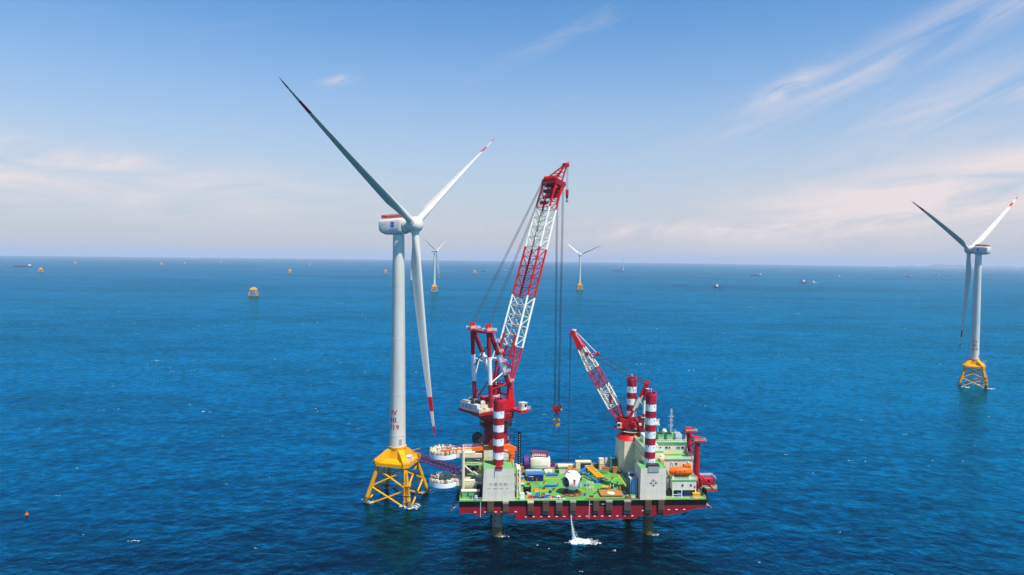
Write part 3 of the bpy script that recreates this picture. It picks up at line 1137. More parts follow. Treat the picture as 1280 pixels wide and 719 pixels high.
# legs -------------------------------------------------------------
def leg(x, y, ztop, zred):
    m = MB()
    r = 1.95
    z = ztop
    m.lathe([(r * .93, z + .25), (r * .6, z + .25), (r * .6, z - .2), (0.01, z - .2)], PINK, 24, (x, y, 0))
    for k in range(8):
        a = k * math.pi / 4
        m.cbox((x + 1.5 * math.cos(a), y + 1.5 * math.sin(a), z + .35), (.5, .25, .7), PINK, a)
    segs = [(z + .25, PINK), (z - .5, CRED)]
    zz = zred
    segs.append((zz, BAND))
    flip = False
    bands = [(z + .25, z - .6, PINK), (z - .6, zz, CRED)]
    cur = zz
    col = BAND
    while cur > 26.8:
        bands.append((cur, cur - 2.47, col))
        col = CRED if col is BAND else BAND
        cur -= 2.47
    bands.append((cur, 8.6, BAND))
    cut = 3.4 if x < 0 else 6.5
    bands.append((8.6, cut, LEGGREY))
    bands.append((cut, -6.0, MARINE))
    for a, b, c in bands:
        m.lathe([(r, b), (r, a)], c, 28, (x, y, 0))
    # jacking pin holes in two columns
    k = 0
    zz = z - 1.6
    while zz > 1.2:
        for a in (R_(-62), R_(-118)):
            px, py = x + (r + .005) * math.cos(a), y + (r + .005) * math.sin(a)
            off = .62 if a == R_(-62) else 0
            q = zz - off
            t = Vector((-math.sin(a), math.cos(a), 0))
            c0 = Vector((px, py, q))
            m.add([c0 - t * .17 - Vector((0, 0, .24)), c0 + t * .17 - Vector((0, 0, .24)), c0 + t * .17 + Vector((0, 0, .24)), c0 - t * .17 + Vector((0, 0, .24))], [(0, 1, 2, 3)], BLACK)
        zz -= 2.47
    m.tube((x, y, z), (x, y, z + 1.3), .1, WHITE, 6)
    m.lathe([(.18, z + 1.3), (.25, z + 1.5), (.1, z + 1.75)], BAND, 8, (x, y, 0))
    return m


V.part('leg', leg(-27.7, 4.9, 49.2, 45.1), merge=False)
V.part('leg', leg(27.4, 4.9, 51.4, 47.6), merge=False)
V.part('leg', leg(-27.6, 35.0, 48.2, 45.0), merge=False)
V.part('leg', leg(27.4, 35.0, 51.6, 48.4), merge=False)

# leg housings -----------------------------------------------------
def housing(x0, x1, y0, y1, z1, taper=0.55):
    m = MB()
    m.loft([[Vector((x0 - taper, y0, DECK + .01)), Vector((x1 + taper * .9, y0, DECK + .01)), Vector((x1 + taper * .9, y1, DECK + .01)), Vector((x0 - taper, y1, DECK + .01))],
            [Vector((x0, y0, z1)), Vector((x1, y0, z1)), Vector((x1, y1, z1)), Vector((x0, y1, z1))]], HOUSE, smooth=False)
    m.box((x0 - .2, y0 + .05, z1 + .003), (x1 + .2, y1 + .1, z1 + .16), LGREEN)
    m.rail([(x0, y0 + .2, z1 + .16), (x0, y1, z1 + .16), (x1, y1, z1 + .16), (x1, y0 + .2, z1 + .16)], CREAM, 1.1, 1.6, .05)
    return m


H1 = V.part('leg_housing', housing(-32.8, -22.3, .35, 9.6, 25.5))
H2 = V.part('leg_housing', housing(23.1, 32.2, .35, 9.6, 25.3, .15))
H3 = V.part('leg_housing', housing(-33.2, -22.2, 29.6, 40.3, 25.2, .2))
for hx0, hx1, h in ((-32.8, -22.3, H1), (23.1, 32.2, H2)):
    m = MB()
    w = hx1 - hx0
    for k in range(1, 4):
        z = DECK + k * 2.9
        m.box((hx0 - .3, .318, z), (hx1 + .3, .338, z + .03), LGREY)
    m.box((hx0 + .1, .30, DECK + .9), (hx0 + 1.1, .345, DECK + 1.05), WHITE)
    m.box((hx1 - 1.1, .30, DECK + .9), (hx1 - .1, .345, DECK + 1.05), WHITE)
    V.part('seam_line', m, h)
# name on the left housing
vs, fs = text_mesh('三航风和', 1.3, 1.66)
m = MB()
m.add([(-27.8 + v.x, .31, 19.75 + v.y) for v in vs], fs, GREYINK)
V.part('lettering', m, H1, merge=False)
for k, wd in enumerate(('SAN', 'HANG', 'FENG', 'HE')):
    vs, fs = text_mesh(wd, .62)
    m = MB()
    m.add([(-27.8 + (k - 1.5) * 2.15 + v.x, .31, 18.35 + v.y) for v in vs], fs, GREYINK)
    V.part('lettering', m, H1, merge=False)
# compass-star emblem on the right housing
m = MB()
cx, cz = 27.7, 20.0
for k in range(4):
    a = k * math.pi / 2
    d = Vector((math.cos(a), 0, math.sin(a)))
    s = Vector((-math.sin(a), 0, math.cos(a)))
    c0 = Vector((cx, .30, cz))
    m.add([c0 + d * .28, c0 + d * .75 - s * .30, c0 + d * 1.55, c0 + d * .75 + s * .30], [(0, 1, 2, 3)], INK)
    for j in range(3):
        a2 = a + R_(28) + j * R_(11)
        p0 = c0 + Vector((math.cos(a2), 0, math.sin(a2))) * 1.05
        e = Vector((.08, 0, 0)); g = Vector((0, 0, .08))
        m.add([p0 - e - g, p0 + e - g, p0 + e + g, p0 - e + g], [(0, 1, 2, 3)], INK)
V.part('emblem', m, H2, merge=False)
m = MB()
m.box((25.7, .1, 24.0), (29.6, .34, 25.9), GREY)
m.box((25.5, .3, 25.47), (29.8, 2.6, 26.6), DARK)
V.part('leg_guide_door', m, H2)
m = MB()
m.box((-28.9, .0, 25.3), (-26.4, .9, 26.3), DRED)
m.box((-29.1, .1, 22.4), (-29.0, .32, 25.2), GREY)
V.part('leg_guide_door', m, H1)

# deck house on the right -----------------------------------------
A = MB()
A.box((28.0, 9.8, DECK + .01), (33.8, 33.5, 28.4), CREAM)               # long side house
A.box((27.8, 9.7, 28.403), (33.9, 33.6, 28.56), LGREEN)
A.box((33.8, 8.7, 14.8), (44.6, 33, 25.9), HOUSE)                       # main block
A.box((33.6, 8.4, 25.903), (44.9, 17.6, 26.08), LGREEN)
A.box((33.6, 17.4, 25.905), (44.4, 33.0, 29.9), HOUSE)                   # upper block
A.box((32.9, 16.9, 29.903), (44.8, 33.2, 30.08), LGREEN)
A.box((35.2, 2.4, 16.6), (44.0, 8.69, 20.1), HOUSE)                      # lower front block over bays closed by a dark block
A.box((34.9, 2.2, 20.103), (44.4, 8.69, 20.26), LGREEN)
A.box((34.3, 3.2, 14.02), (44.3, 8.69, 16.58), DARK)  # solid dark block stands in for the shade inside the bays
for x in (35.3, 38.55, 43.6):
    A.box((x, 2.2, DECK), (x + .28, 2.5, 16.6), WHITE)
A.box((35.2, 2.25, 15.0), (38.6, 2.4, 15.12), WHITE)
A.box((34.0, 5.0, 15.5), (35.1, 8.69, 20), GREY)
A.box((37.0, 2.4, 14.2), (38.4, 3.1, 15.7), BLUE)
A.box((39.6, 2.6, 14.6), (42.4, 3.15, 16.2), NAVY)
acc = V.part('deckhouse', A)
def window(x0, x1, y, z0, z1, mat=GLASS):
    w = MB()
    w.box((x0, y - .06, z0), (x1, y - .003, z1), mat)
    w.box((x0 - .12, y - .09, z0 - .12), (x1 + .12, y - .061, z0), LGREY)
    V.part('window', w, acc)
for x in (38.6, 41.7):
    window(x, x + .7, 2.4, 18.0, 18.7)
window(43.2, 43.7, 2.4, 17.4, 18.1)
window(38.0, 38.7, 8.7, 24.0, 24.7)
window(34.6, 35.1, 17.4, 27.4, 28.3)
window(36.6, 37.6, 17.4, 27.6, 28.4)
window(41.0, 42.5, 17.4, 27.5, 28.4, TEAL)
window(42.9, 44.0, 17.4, 27.5, 28.4)
window(38.0, 38.6, 17.4, 27.6, 28.4, DRED)
for k in range(6):
    w = MB()
    y = 12.5 + k * 3.4
    w.box((27.94, y, 25.0), (27.997, y + .7, 25.8), GLASS)
    V.part('window', w, acc)
m = MB()
m.rail([(33.8, 8.5, 26.08), (44.8, 8.5, 26.08), (44.8, 17.4, 26.08)], WHITE, 1.1, 1.4, .045, 3)
m.rail([(33.0, 17.0, 30.08), (44.7, 17.0, 30.08), (44.7, 33.0, 30.08)], WHITE, 1.1, 1.4, .045, 3)
m.rail([(35.0, 2.3, 20.26), (44.3, 2.3, 20.26), (44.3, 8.5, 20.26)], WHITE, 1.1, 1.4, .045, 3)
m.rail([(27.9, 33.4, 28.56), (27.9, 9.9, 28.56), (33.7, 9.9, 28.56)], WHITE, 1.1, 1.6, .045, 3)
V.part('railing', m, acc)
# roof machinery: three louvred exhaust housings
for k, x in enumerate((34.2, 37.6, 41.2)):
    m = MB()
    y0 = 19.2
    m.box((x, y0, 30.083), (x + 2.4, y0 + 3.6, 32.6), LGREEN if k < 2 else LGREY)
    m.box((x + .15, y0 - .08, 30.35), (x + 2.25, y0 - .004, 31.6), GREY)
    for j in range(5):
        m.box((x + .2, y0 - .16, 30.5 + j * .22), (x + 2.2, y0 - .081, 30.6 + j * .22), LGREY)
    for j in range(4):
        m.cbox((x + .35 + j * .55, y0 + 1.6, 32.75), (.28, 3.0, .28), DARK if k < 2 else LGREY)
    V.part('exhaust_housing', m, acc)
m = MB()
m.box((30.0, 12.5, 28.562), (32.6, 16.0, 30.4), CREAM)
m.tube((31.2, 14, 30.4), (31.2, 14, 31.7), .5, WHITE, 12)
m.box((29.4, 22, 28.562), (33.5, 27, 31.4), WHITE)
m.box((30.4, 21.9, 29.2), (32.4, 21.995, 30.2), GLASS)
V.part('roof_locker', m, acc)
m = MB()                                                                 # pale boxes stacked against the wall behind the leg
for (x, y, z, s, c) in ((32.6, 8.2, 26.3, 1.2, IVORY), (33.3, 9.0, 26.9, 1.0, CREAM), (32.8, 7.6, 25.9, .9, YELLOW), (36.0, 12.0, 26.35, .5, YELLOW)):
    m = MB()
    m.cbox((x, y, z), (s * 1.4, s, s), c, .2)
    V.part('roof_store', m, acc)
m = MB()
m.tube((35.0, 14.4, 26.3), (41.5, 15.0, 26.35), .22, YELLOW, 8)
V.part('roof_pipe', m, acc)
m = MB()
for dx, dy in ((0, 0), (.7, 0), (.35, .6)):
    m.tube((39.8 + dx, 22 + dy, 30.0), (39.95 + dx * .5, 22.2 + dy * .5, 42.0), .09, LGREY, 5)
for k in range(14):
    z = 30.6 + k * .8
    m.tube((39.8, 22, z), (40.5, 22, z + .8), .05, LGREY, 4)
    m.tube((40.5, 22, z), (40.15, 22.6, z + .8), .05, LGREY, 4)
for z, w in ((35.5, 1.0), (37.5, .8), (39.0, 1.1), (41.0, .6)):
    m.tube((40.1 - w, 22.2, z), (40.1 + w, 22.2, z), .06, WHITE, 5)
m.tube((40.1, 22.3, 42), (40.1, 22.3, 45.5), .05, DARK, 5)
V.part('radio_mast', m, acc)
m = MB()
for dx, dy in ((-.8, -.6), (.8, -.6), (.8, .6), (-.8, .6)):
    m.tube((35.0 + dx, 24 + dy, 30.0), (35.0 + dx * .4, 24 + dy * .4, 35.2), .09, LGREY, 5)
m.cbox((35, 24, 35.3), (2.2, 1.8, .12), LGREY)
m.cbox((35, 24, 36.4), (1.7, .5, 1.7), WHITE)
m.cbox((35, 23.7, 37.4), (2.3, .2, .25), LGREY)
V.part('radar_tower', m, acc)
m = MB()
m.lathe([(.5, 30.08), (.55, 31.0), (.9, 31.5), (1.0, 32.2), (.7, 32.9), (.1, 33.2)], WHITE, 16, (38.6, 26, 0))
V.part('satellite_dome', m, acc)

# octagonal pedestal house around the far right leg ---------------
m = MB()
def octo(cx, cy, rx, ry, z, ch=.45):
    return [Vector((cx - rx, cy - ry * ch, z)), Vector((cx - rx * ch, cy - ry, z)), Vector((cx + rx * ch, cy - ry, z)), Vector((cx + rx, cy - ry * ch, z)),
            Vector((cx + rx, cy + ry * ch, z)), Vector((cx + rx * ch, cy + ry, z)), Vector((cx - rx * ch, cy + ry, z)), Vector((cx - rx, cy + ry * ch, z))]
m.loft([octo(27.0, 35.4, 5.1, 5.0, DECK, .62), octo(27.0, 35.4, 5.1, 5.0, 27.2, .62)], CREAM, smooth=False)
V.part('leg_housing', m)

# deck edge railings and anchor racks -----------------------------
m = MB()
m.rail([(-41.2, 40.8, DECK), (46.8, 40.8, DECK)], CREAM, 1.1, 2.0, .05)
m.rail([(-41.2, .25, DECK), (-41.2, 40.6, DECK)], CREAM, 1.1, 2.0, .05)
m.rail([(46.9, .25, DECK), (46.9, 40.6, DECK)], CREAM, 1.1, 2.0, .05)
m.rail([(-41.2, .25, DECK), (-33.6, .25, DECK)], CREAM, 1.1, 1.5, .05)
m.rail([(-21.2, .25, DECK), (-17.6, .25, DECK)], CREAM, 1.1, 1.5, .05)
m.rail([(32.6, .25, DECK), (46.9, .25, DECK)], CREAM, 1.1, 1.5, .05)
V.part('railing', m, hull)


def anchor_rack(x, sx):
    m = MB()
    m.box((x - .9 * (sx < 0), 2.6, 13.2), (x + .9 * (sx > 0), 5.4, 16.6), BLACK)
    for y in (3.0, 5.0):
        m.tube((x + .6 * sx, y, 15.6), (x + 2.4 * sx, y, 10.5), .16, DARK, 6)
        m.tube((x, y, 11.4), (x + 2.4 * sx, y, 10.5), .14, LGREY, 6)
        m.tube((x + .1 * sx, y, 13.6), (x + 1.6 * sx, y, 12.6), .12, DARK, 6)
    for z in (14.4, 13.0, 11.6):
        f = (15.6 - z) / 5.1
        m.tube((x + (.6 + 1.8 * f) * sx, 3.0, z), (x + (.6 + 1.8 * f) * sx, 5.0, z), .09, DARK, 5)
    r = V.part('anchor_rack', m, hull)
    a = MB()
    a.tube((x + 2.0 * sx, 4, 11.6), (x + 2.9 * sx, 4, 9.7), .24, RUST, 8)
    a.tube((x + 2.8 * sx, 2.9, 9.5), (x + 2.9 * sx, 5.1, 9.5), .2, RUST, 8)
    for y in (2.9, 5.1):
        a.tube((x + 2.85 * sx, y, 9.6), (x + 2.1 * sx, y, 10.4), .3, RUST, 6, .08)
    V.part('anchor', a, r)


anchor_rack(-41.45, -1)
anchor_rack(47.15, 1)


def thruster(x, y):
    m = MB()
    m.tube((x, y, 10.6), (x, y, 8.6), .45, BLACK, 12)
    m.tube((x, y - .9, 8.2), (x, y + .9, 8.2), .45, BLACK, 14, .25)
    R = 1.35
    ring = [(R, -.45), (R + .16, 0), (R, .45), (R - .1, 0)]
    rings = []
    for i in range(25):
        a = 2 * math.pi * i / 24
        rings.append([Vector((x + (r) * math.cos(a), y - .6 + o, 8.2 + r * math.sin(a))) for r, o in ring])
    m.loft(rings, DARK, caps=False)
    for k in range(4):
        a = k * math.pi / 2 + .3
        d = Vector((math.cos(a), 0, math.sin(a)))
        s = Vector((-math.sin(a), 0, math.cos(a)))
        c0 = Vector((x, y - .6, 8.2))
        m.add([c0 + d * .3 - s * .1, c0 + d * 1.2 - s * .3 + Vector((0, .1, 0)), c0 + d * 1.25 + s * .3 - Vector((0, .1, 0)), c0 + d * .3 + s * .1], [(0, 1, 2, 3)], DARK)
    V.part('thruster', m, hull)


thruster(40.0, 5.0)
thruster(36.4, 9.0)
m = MB()
m.loft([[Vector((29.6, 1, 8.6)), Vector((33.6, 1, 8.6)), Vector((33.6, 5, 8.6)), Vector((29.6, 5, 8.6))],
        [Vector((31.6, 2, 7.2)), Vector((32.2, 2, 7.2)), Vector((32.2, 4, 7.2)), Vector((31.6, 4, 7.2))]], RUST, smooth=False)
V.part('skeg', m, hull)


# ------------------------------------------------------------------ main crane, slewing around the far left leg
CC = Vector((-27.6, 35.0, 0))
CU = Vector((0.8, 0.6, 0))
CS = Vector((0.6, -0.8, 0))
def cxf(p):
    """crane frame (u forward along the boom, s to its right, z) -> vessel frame"""
    z = p.z
    if 33.5 < z < 49.0:                                                     # the slewing deck sits 1.8 m above the drawn datum
        z += 1.8 * min(1.0, (49.0 - z) / 7.0)
    return CC + CU * p.x + CS * p.y + Vector((0, 0, z))


K = Thing('main_crane', 'tallest red and white lattice boom crane slewing around the left rear leg', 'crane', (-27.6, 35.0, 25.4))
m = MB()
m.lathe([(4.9, 25.37), (4.9, 25.9), (4.75, 26.2), (4.75, 35.2)], DRED, 32, (-27.6, 35, 0))
m.lathe([(3.0, 35.2), (6.6, 35.21), (7.0, 36.0), (7.0, 38.4), (6.3, 38.9)], DRED, 36, (-27.6, 35, 0))
for i in range(28):
    a = 2 * math.pi * i / 28
    m.cbox((-27.6 + 7.05 * math.cos(a), 35 + 7.05 * math.sin(a), 37.2), (.3, .16, 2.3), DRED, a)
ped = K.part('pedestal', m)
m = MB()
m.lathe([(4.78, 32.8), (6.5, 32.8), (6.5, 33.02), (4.78, 33.02)], DARK, 36, (-27.6, 35, 0))
q = [Vector((-27.6 + 6.4 * math.cos(i * math.pi / 12), 35 + 6.4 * math.sin(i * math.pi / 12), 33.02)) for i in range(25)]
m.rail(q, DARK, 1.2, 1.5, .07, 3)
for a in (200, 215, 330, 345):
    c = Vector((-27.6 + 6.2 * math.cos(R_(a)), 35 + 6.2 * math.sin(R_(a)), 0))
    m.tube((c.x, c.y, 25.4), (c.x, c.y, 32.8), .12, MAROON, 6)
K.part('walkway', m, ped)

m = MB(cxf)
m.box((-13.6, -6.6, 37.3), (3.2, 6.6, 38.3), DRED)
m.box((-8.0, -5.2, 34.9), (2.6, 5.2, 37.297), DRED)
m.box((-13.5, -6.7, 38.303), (3.0, 6.7, 38.42), RED)
m.box((3.2, 4.2, 37.2), (6.6, 11.6, 38.0), RED)                           # bracket for the cab
m.box((-13.5, -6.75, 37.7), (3.1, -6.62, 38.2), RED)
plat = K.part('slewing_platform', m)
m = MB(cxf)
m.box((-3.2, 3.6, 38.42), (4.4, 6.5, 41.6), RED)                          # side boxes under the boom hinge
m.box((-3.2, -6.5, 38.42), (4.4, -3.6, 41.6), RED)
for s in (-5.0, 5.0):
    m.loft([[Vector((1.6, s - .8, 41.6)), Vector((4.4, s - .8, 41.6)), Vector((4.4, s + .8, 41.6)), Vector((1.6, s + .8, 41.6))],
            [Vector((2.2, s - .7, 49.2)), Vector((4.2, s - .7, 49.2)), Vector((4.2, s + .7, 49.2)), Vector((2.2, s + .7, 49.2))]], RED, smooth=False)
    m.tube((3.0, s - 1.0, 48.6), (3.0, s + 1.0, 48.6), .8, PINK, 14)
m.tube((3.2, -5, 43.5), (3.2, 5, 43.5), .5, RED, 10)
K.part('boom_hinge', m, plat)
m = MB(cxf)
m.rail([(-13.4, -6.5, 38.42), (-13.4, 6.5, 38.42), (-3.4, 6.5, 38.42)], CREAM, 1.2, 1.2, .06, 3)
m.rail([(4.4, 4.4, 41.6), (4.4, 6.4, 41.6), (-3, 6.4, 41.6)], RED, 1.1, 1.0, .05)
K.part('railing', m, plat)
m = MB(cxf)
m.box((-13.5, -5.6, 38.423), (-11.4, 5.2, 41.3), LGREY)
m.box((-13.3, -5.0, 41.3), (-11.6, -1.0, 41.9), GREY)
m.box((-13.2, 0.6, 41.3), (-11.7, 2.4, 42.2), DARK)
m.box((-11.9, 5.21, 38.9), (-11.5, 5.27, 40.9), GREY)
m.cbox((-12.6, 5.9, 39.3), (1.6, 1.0, 1.7), IVORY)
for y in (-4.6, -2.2, .2):
    m.box((-13.56, y, 39.2), (-13.503, y + 1.4, 40.6), GREY)
K.part('machinery_house', m, plat)
for x, z, r in ((-9.4, 39.9, 1.25), (-6.9, 39.8, 1.15), (-10.0, 41.9, .9), (-4.8, 39.6, .95)):
    m = MB(cxf)
    m.tube((x, -3.8, z), (x, 4.3, z), r * .8, DARK, 18)
    for s in (-3.9, -.2, 4.1):
        m.tube((x, s, z), (x, s + .25, z), r * 1.15, IVORY if s > 2 else GREY, 20)
    m.box((x - r, 4.4, 38.42), (x + r, 5.3, 39.5), IVORY)
    K.part('winch', m, plat)
m = MB(cxf)
m.box((4.4, 8.8, 38.01), (7.0, 10.9, 40.7), WHITE)
m.box((7.0, 9.0, 38.9), (7.06, 10.7, 40.4), GLASS)
m.box((5.6, 10.9, 39.0), (6.8, 10.96, 40.3), GLASS)
m.box((4.2, 8.6, 40.7), (7.2, 11.1, 40.9), LGREY)
m.box((4.5, 10.9, 38.4), (5.3, 10.95, 40.2), GREY)
m.rail([(3.4, 11.5, 38.0), (8.4, 11.5, 38.0), (8.4, 8.0, 38.0)], CREAM, 1.1, .9, .05)
m.box((3.4, 8.0, 37.75), (8.6, 11.7, 37.99), RED)
K.part('cab', m, plat)

# A-frame: two heads, two near-vertical rear legs, two raking front legs, striped
def striped(mb, p, q, r, cuts, n=12):
    p, q = Vector(p), Vector(q)
    f0 = 0
    for f, c in cuts:
        mb.tube(p.lerp(q, f0), p.lerp(q, f), r, c, n)
        f0 = f


for s in (-5.2, 5.2):
    head = Vector((-8.3, s, 71.0))
    m = MB(cxf)
    striped(m, head, (-6.5, s, 38.42), .85, ((.30, DRED), (.63, BAND), (1.0, CRED)))
    K.part('a_frame_leg', m, plat)
    m = MB(cxf)
    striped(m, head + Vector((.6, 0, 0)), (2.4, s * .97, 49.4), .85, ((.42, DRED), (.80, BAND), (1.0, CRED)))
    K.part('a_frame_leg', m, plat)
    m = MB(cxf)
    m.cbox((-8.0, s, 71.4), (3.4, 2.6, .9), DRED)
    m.cbox((-8.3, s, 72.5), (2.0, 1.5, 1.7), ORANGE)
    for k in (-.9, 0, .9):
        m.tube((-8.3, s + k * .7 - .12, 73.4), (-8.3, s + k * .7 + .12, 73.4), .75, RED, 14)
    m.rail([(-10.2, s - 1.8, 71.3), (-5.6, s - 1.8, 71.3), (-5.6, s + 1.8, 71.3), (-10.2, s + 1.8, 71.3), (-10.2, s - 1.8, 71.3)], BAND, 1.1, 1.0, .06, 3)
    m.cbox((-7.9, s, 71.0), (4.8, 3.8, .14), PINK)
    K.part('a_frame_head', m, plat)
m = MB(cxf)
m.tube((-8.0, -5.2, 70.6), (-8.0, 5.2, 70.6), .5, PINK, 10)
m.box((-9.0, -5.2, 71.05), (-7.2, 5.2, 71.2), PINK)
m.rail([(-9.0, -3.2, 71.2), (-9.0, 3.2, 71.2)], BAND, 1.1, 1.0, .05)
fl = lambda s, f: Vector((-7.7, s, 71.0)).lerp(Vector((2.4, s * .97, 49.4)), f)
rl = lambda s, f: Vector((-8.3, s, 71.0)).lerp(Vector((-6.5, s, 38.42)), f)
m.tube(fl(-5.2, .52), fl(5.2, .52), .62, BAND, 10)
m.tube(rl(-5.2, .33), fl(-5.2, .66), .22, BAND, 6)
m.tube(rl(5.2, .40), fl(5.2, .30), .22, BAND, 6)
m.tube(rl(-5.2, .45), rl(5.2, .14), .24, DRED, 6)
m.tube(rl(-5.2, .62), fl(-5.2, .40), .20, BAND, 6)
m.tube(rl(5.2, .62), fl(5.2, .75), .22, BAND, 6)
m.tube(rl(-5.2, .94), rl(5.2, .55), .24, DRED, 6)
m.tube(rl(5.2, .97), rl(-5.2, .72), .30, DRED, 6)
m.tube(fl(5.2, .97), rl(5.2, .70), .26, CRED, 6)
K.part('a_frame_brace', m, plat)
m = MB(cxf)
for k in range(5):                                                         # ladders and rest platforms on the near raking leg
    f0, f1 = .04 + k * .19, .2 + k * .19
    a, b = fl(5.2, f0) + Vector((.5, 1.2, .4)), fl(5.2, f1) + Vector((.5, 1.2, .4))
    for d in (-.35, .35):
        m.tube(a + Vector((0, d, 0)), b + Vector((0, d, 0)), .07, CREAM, 5)
    for j in range(8):
        p = a.lerp(b, j / 8)
        m.tube(p + Vector((0, -.35, 0)), p + Vector((0, .35, 0)), .05, CREAM, 4)
    m.cbox(tuple(b), (1.7, 1.7, .12), PINK)
    m.rail([b + Vector((-.8, .85, 0)), b + Vector((.8, .85, 0)), b + Vector((.8, -.8, 0))], BAND, 1.1, .8, .05)
K.part('ladder', m, plat)

# boom -------------------------------------------------------------
BF = Vector((3.0, 0, 48.6))
BH = Vector((30.0, 0, 131.5))
bd = (BH - BF).normalized()
bn = Vector((-bd.z, 0, bd.x))                                              # towards the back/top of the boom
BL = (BH - BF).length


def chord(f, i, j):
    """point on chord: f along the boom, i = -1/+1 across, j = 0 front / 1 back"""
    w = 5.15 + (4.05 - 5.15) * f
    d = 3.9 if f > .10 else 0.5 + 3.4 * f / .10
    d = d if f < .95 else d - (f - .95) / .05 * .6
    return BF + bd * (BL * f) + Vector((0, i * w, 0)) + bn * (d * (j - .35))


SECT = [(0.0, .185, RED), (.185, .425, WHITE), (.425, .665, RED), (.665, .865, WHITE), (.865, 1.0, RED)]
bm_root = MB(cxf)
bm_root.tube((3.0, -5.4, 48.6), (3.0, 5.4, 48.6), .55, RED, 12)
boom = K.part('boom', bm_root)
for f0, f1, c in SECT:
    m = MB(cxf)
    cc = CREAM if c is WHITE else c
    for i in (-1, 1):
        for j in (0, 1):
            m.tube(chord(f0, i, j), chord(f1, i, j), .42, WHITE if c is WHITE else RED, 8)
    nb = max(2, round((f1 - f0) * BL / 4.6))
    for k in range(nb):
        a, b = f0 + (f1 - f0) * k / nb, f0 + (f1 - f0) * (k + 1) / nb
        for j in (0, 1):                                                    # faces across the width
            m.tube(chord(a, -1, j), chord(a, 1, j), .17, cc, 5, cap=False)
            mid = (chord(a, -1, j) + chord(a, 1, j)) / 2
            m.tube(mid, chord(b, -1, j), .15, cc, 5, cap=False)
            m.tube(mid, chord(b, 1, j), .15, cc, 5, cap=False)
        for i in (-1, 1):                                                   # side faces
            m.tube(chord(a, i, 0), chord(a, i, 1), .15, cc, 5, cap=False)
            p, q = ((a, b) if k % 2 else (b, a))
            m.tube(chord(p, i, 0), chord(q, i, 1), .15, cc, 5, cap=False)
    # walkway up the middle
    for k in range(int((f1 - f0) * 40) if .6 < f0 < .7 else 0):
        f = f0 + (k + .5) / 40
        p = (chord(f, -1, 1) * .45 + chord(f, 1, 1) * .55) + bn * .1
        m.cbox(tuple(p), (.5, .7, 1.5), cc if k % 3 else (GREY if c is WHITE else DRED))
    K.part('boom_section', m, boom)
m = MB(cxf)                                                                 # heavy root plating and the small rest frames
for s in (-4.9, 4.9):
    m.loft([[p + Vector((0, d, 0)) for p in (chord(.0, 0, .0), chord(.0, 0, .9), chord(.035, 0, 1.0), chord(.035, 0, 0))] for d in (s - .4, s + .4)], RED, smooth=False)
for i in (-.55, .85):
    m.tube(chord(.12, i, 1) + bn * .7, chord(.235, i, 1) + bn * .7, .5, CRED, 8)
K.part('boom_root', m, boom)
m = MB(cxf)                                                                 # sheave head and hanging platforms
hp = lambda a, s, n: BF + bd * (BL + a) + Vector((0, s, 0)) + bn * n
m.loft([[hp(-6.2, -4.4, -1.6), hp(-6.2, 4.4, -1.6), hp(-6.2, 4.4, -.9), hp(-6.2, -4.4, -.9)], [hp(1.0, -4.4, -2.8), hp(1.0, 4.4, -2.8), hp(1.0, 4.4, -1.6), hp(1.0, -4.4, -1.6)]], RED, smooth=False)
m.loft([[hp(-1.4, -4.5, -2.4), hp(-1.4, 4.5, -2.4), hp(-1.4, 4.5, 2.9), hp(-1.4, -4.5, 2.9)], [hp(.9, -4.5, -2.4), hp(.9, 4.5, -2.4), hp(.9, 4.5, 2.9), hp(.9, -4.5, 2.9)]], DRED, smooth=False)
for s in (-3.2, -2.2, -1.2, 0.2, 1.2, 2.2, 3.2):
    m.tube(hp(.4, s - .16, -2.9), hp(.4, s + .16, -2.9), 1.15, DARK, 16)
    m.tube(hp(1.4, s - .16, 2.4), hp(1.4, s + .16, 2.4), .9, RED, 14)
for a, n, c in ((-4.2, 1.4, DRED), (-6.6, .8, RED), (-9.4, 1.6, DRED)):
    m.cbox(tuple(hp(a, -1.0, n)), (1.6, 3.8, 1.2), c)
    m.rail([hp(a, -3.2, n + 1), hp(a, 1.8, n + 1)], BAND, 1.0, 1.0, .05)
K.part('boom_head', m, boom)
m = MB(cxf)                                                                 # fly jib
tip = hp(8.6, 3.0, -1.2)
for s in (-2.6, 2.6):
    m.tube(hp(.9, s, 2.6), tip + Vector((0, s * .25, 0)), .32, RED, 7)
    m.tube(hp(.9, s, -2.0), tip + Vector((0, s * .25, -.8)), .34, RED, 7)
    for k in range(3):
        f, g = .12 + k * .28, .28 + k * .28
        m.tube(hp(.9, s, 2.6).lerp(tip, f), hp(.9, s, -2.0).lerp(tip, g), .16, PINK, 5)
for k in range(4):
    f = .15 + k * .22
    m.tube(hp(.9, -2.6, 2.6).lerp(tip, f), hp(.9, 2.6, 2.6).lerp(tip, f), .14, RED, 5)
    m.tube(hp(.9, -2.6, -2.).lerp(tip, f), hp(.9, 2.6, -2.).lerp(tip, f), .14, CREAM, 5)
m.tube(tip + Vector((.4, -1.1, 0)), tip + Vector((.4, 1.1, 0)), .9, RED, 14)
m.cbox(tuple(tip + Vector((.3, 0, -.2))), (2.6, 1.6, 1.3), CRED)
m.rail([tip + Vector((-1.6, -1.2, .6)), tip + Vector((1.8, -1.2, .6)), tip + Vector((1.8, 1.2, .6))], BAND, 1.1, .8, .06)
K.part('fly_jib', m, boom)
m = MB(cxf)                                                                 # luffing ropes, two bundles
for s in (-5.2, 5.2):
    for k in range(4):
        d = (k - 1.5) * .62
        m.tube((-8.3, s + d, 73.6), hp(-.5, s * .22 - 2.4 + d * .6, 3.0), .062, ROPE, 5, cap=False)
K.part('luffing_rope', m, boom)
HOOKP = hp(.4, 0, -4.0)                                                      # where the hoist ropes leave the head
HOOKZ = 33.8
m = MB(cxf)
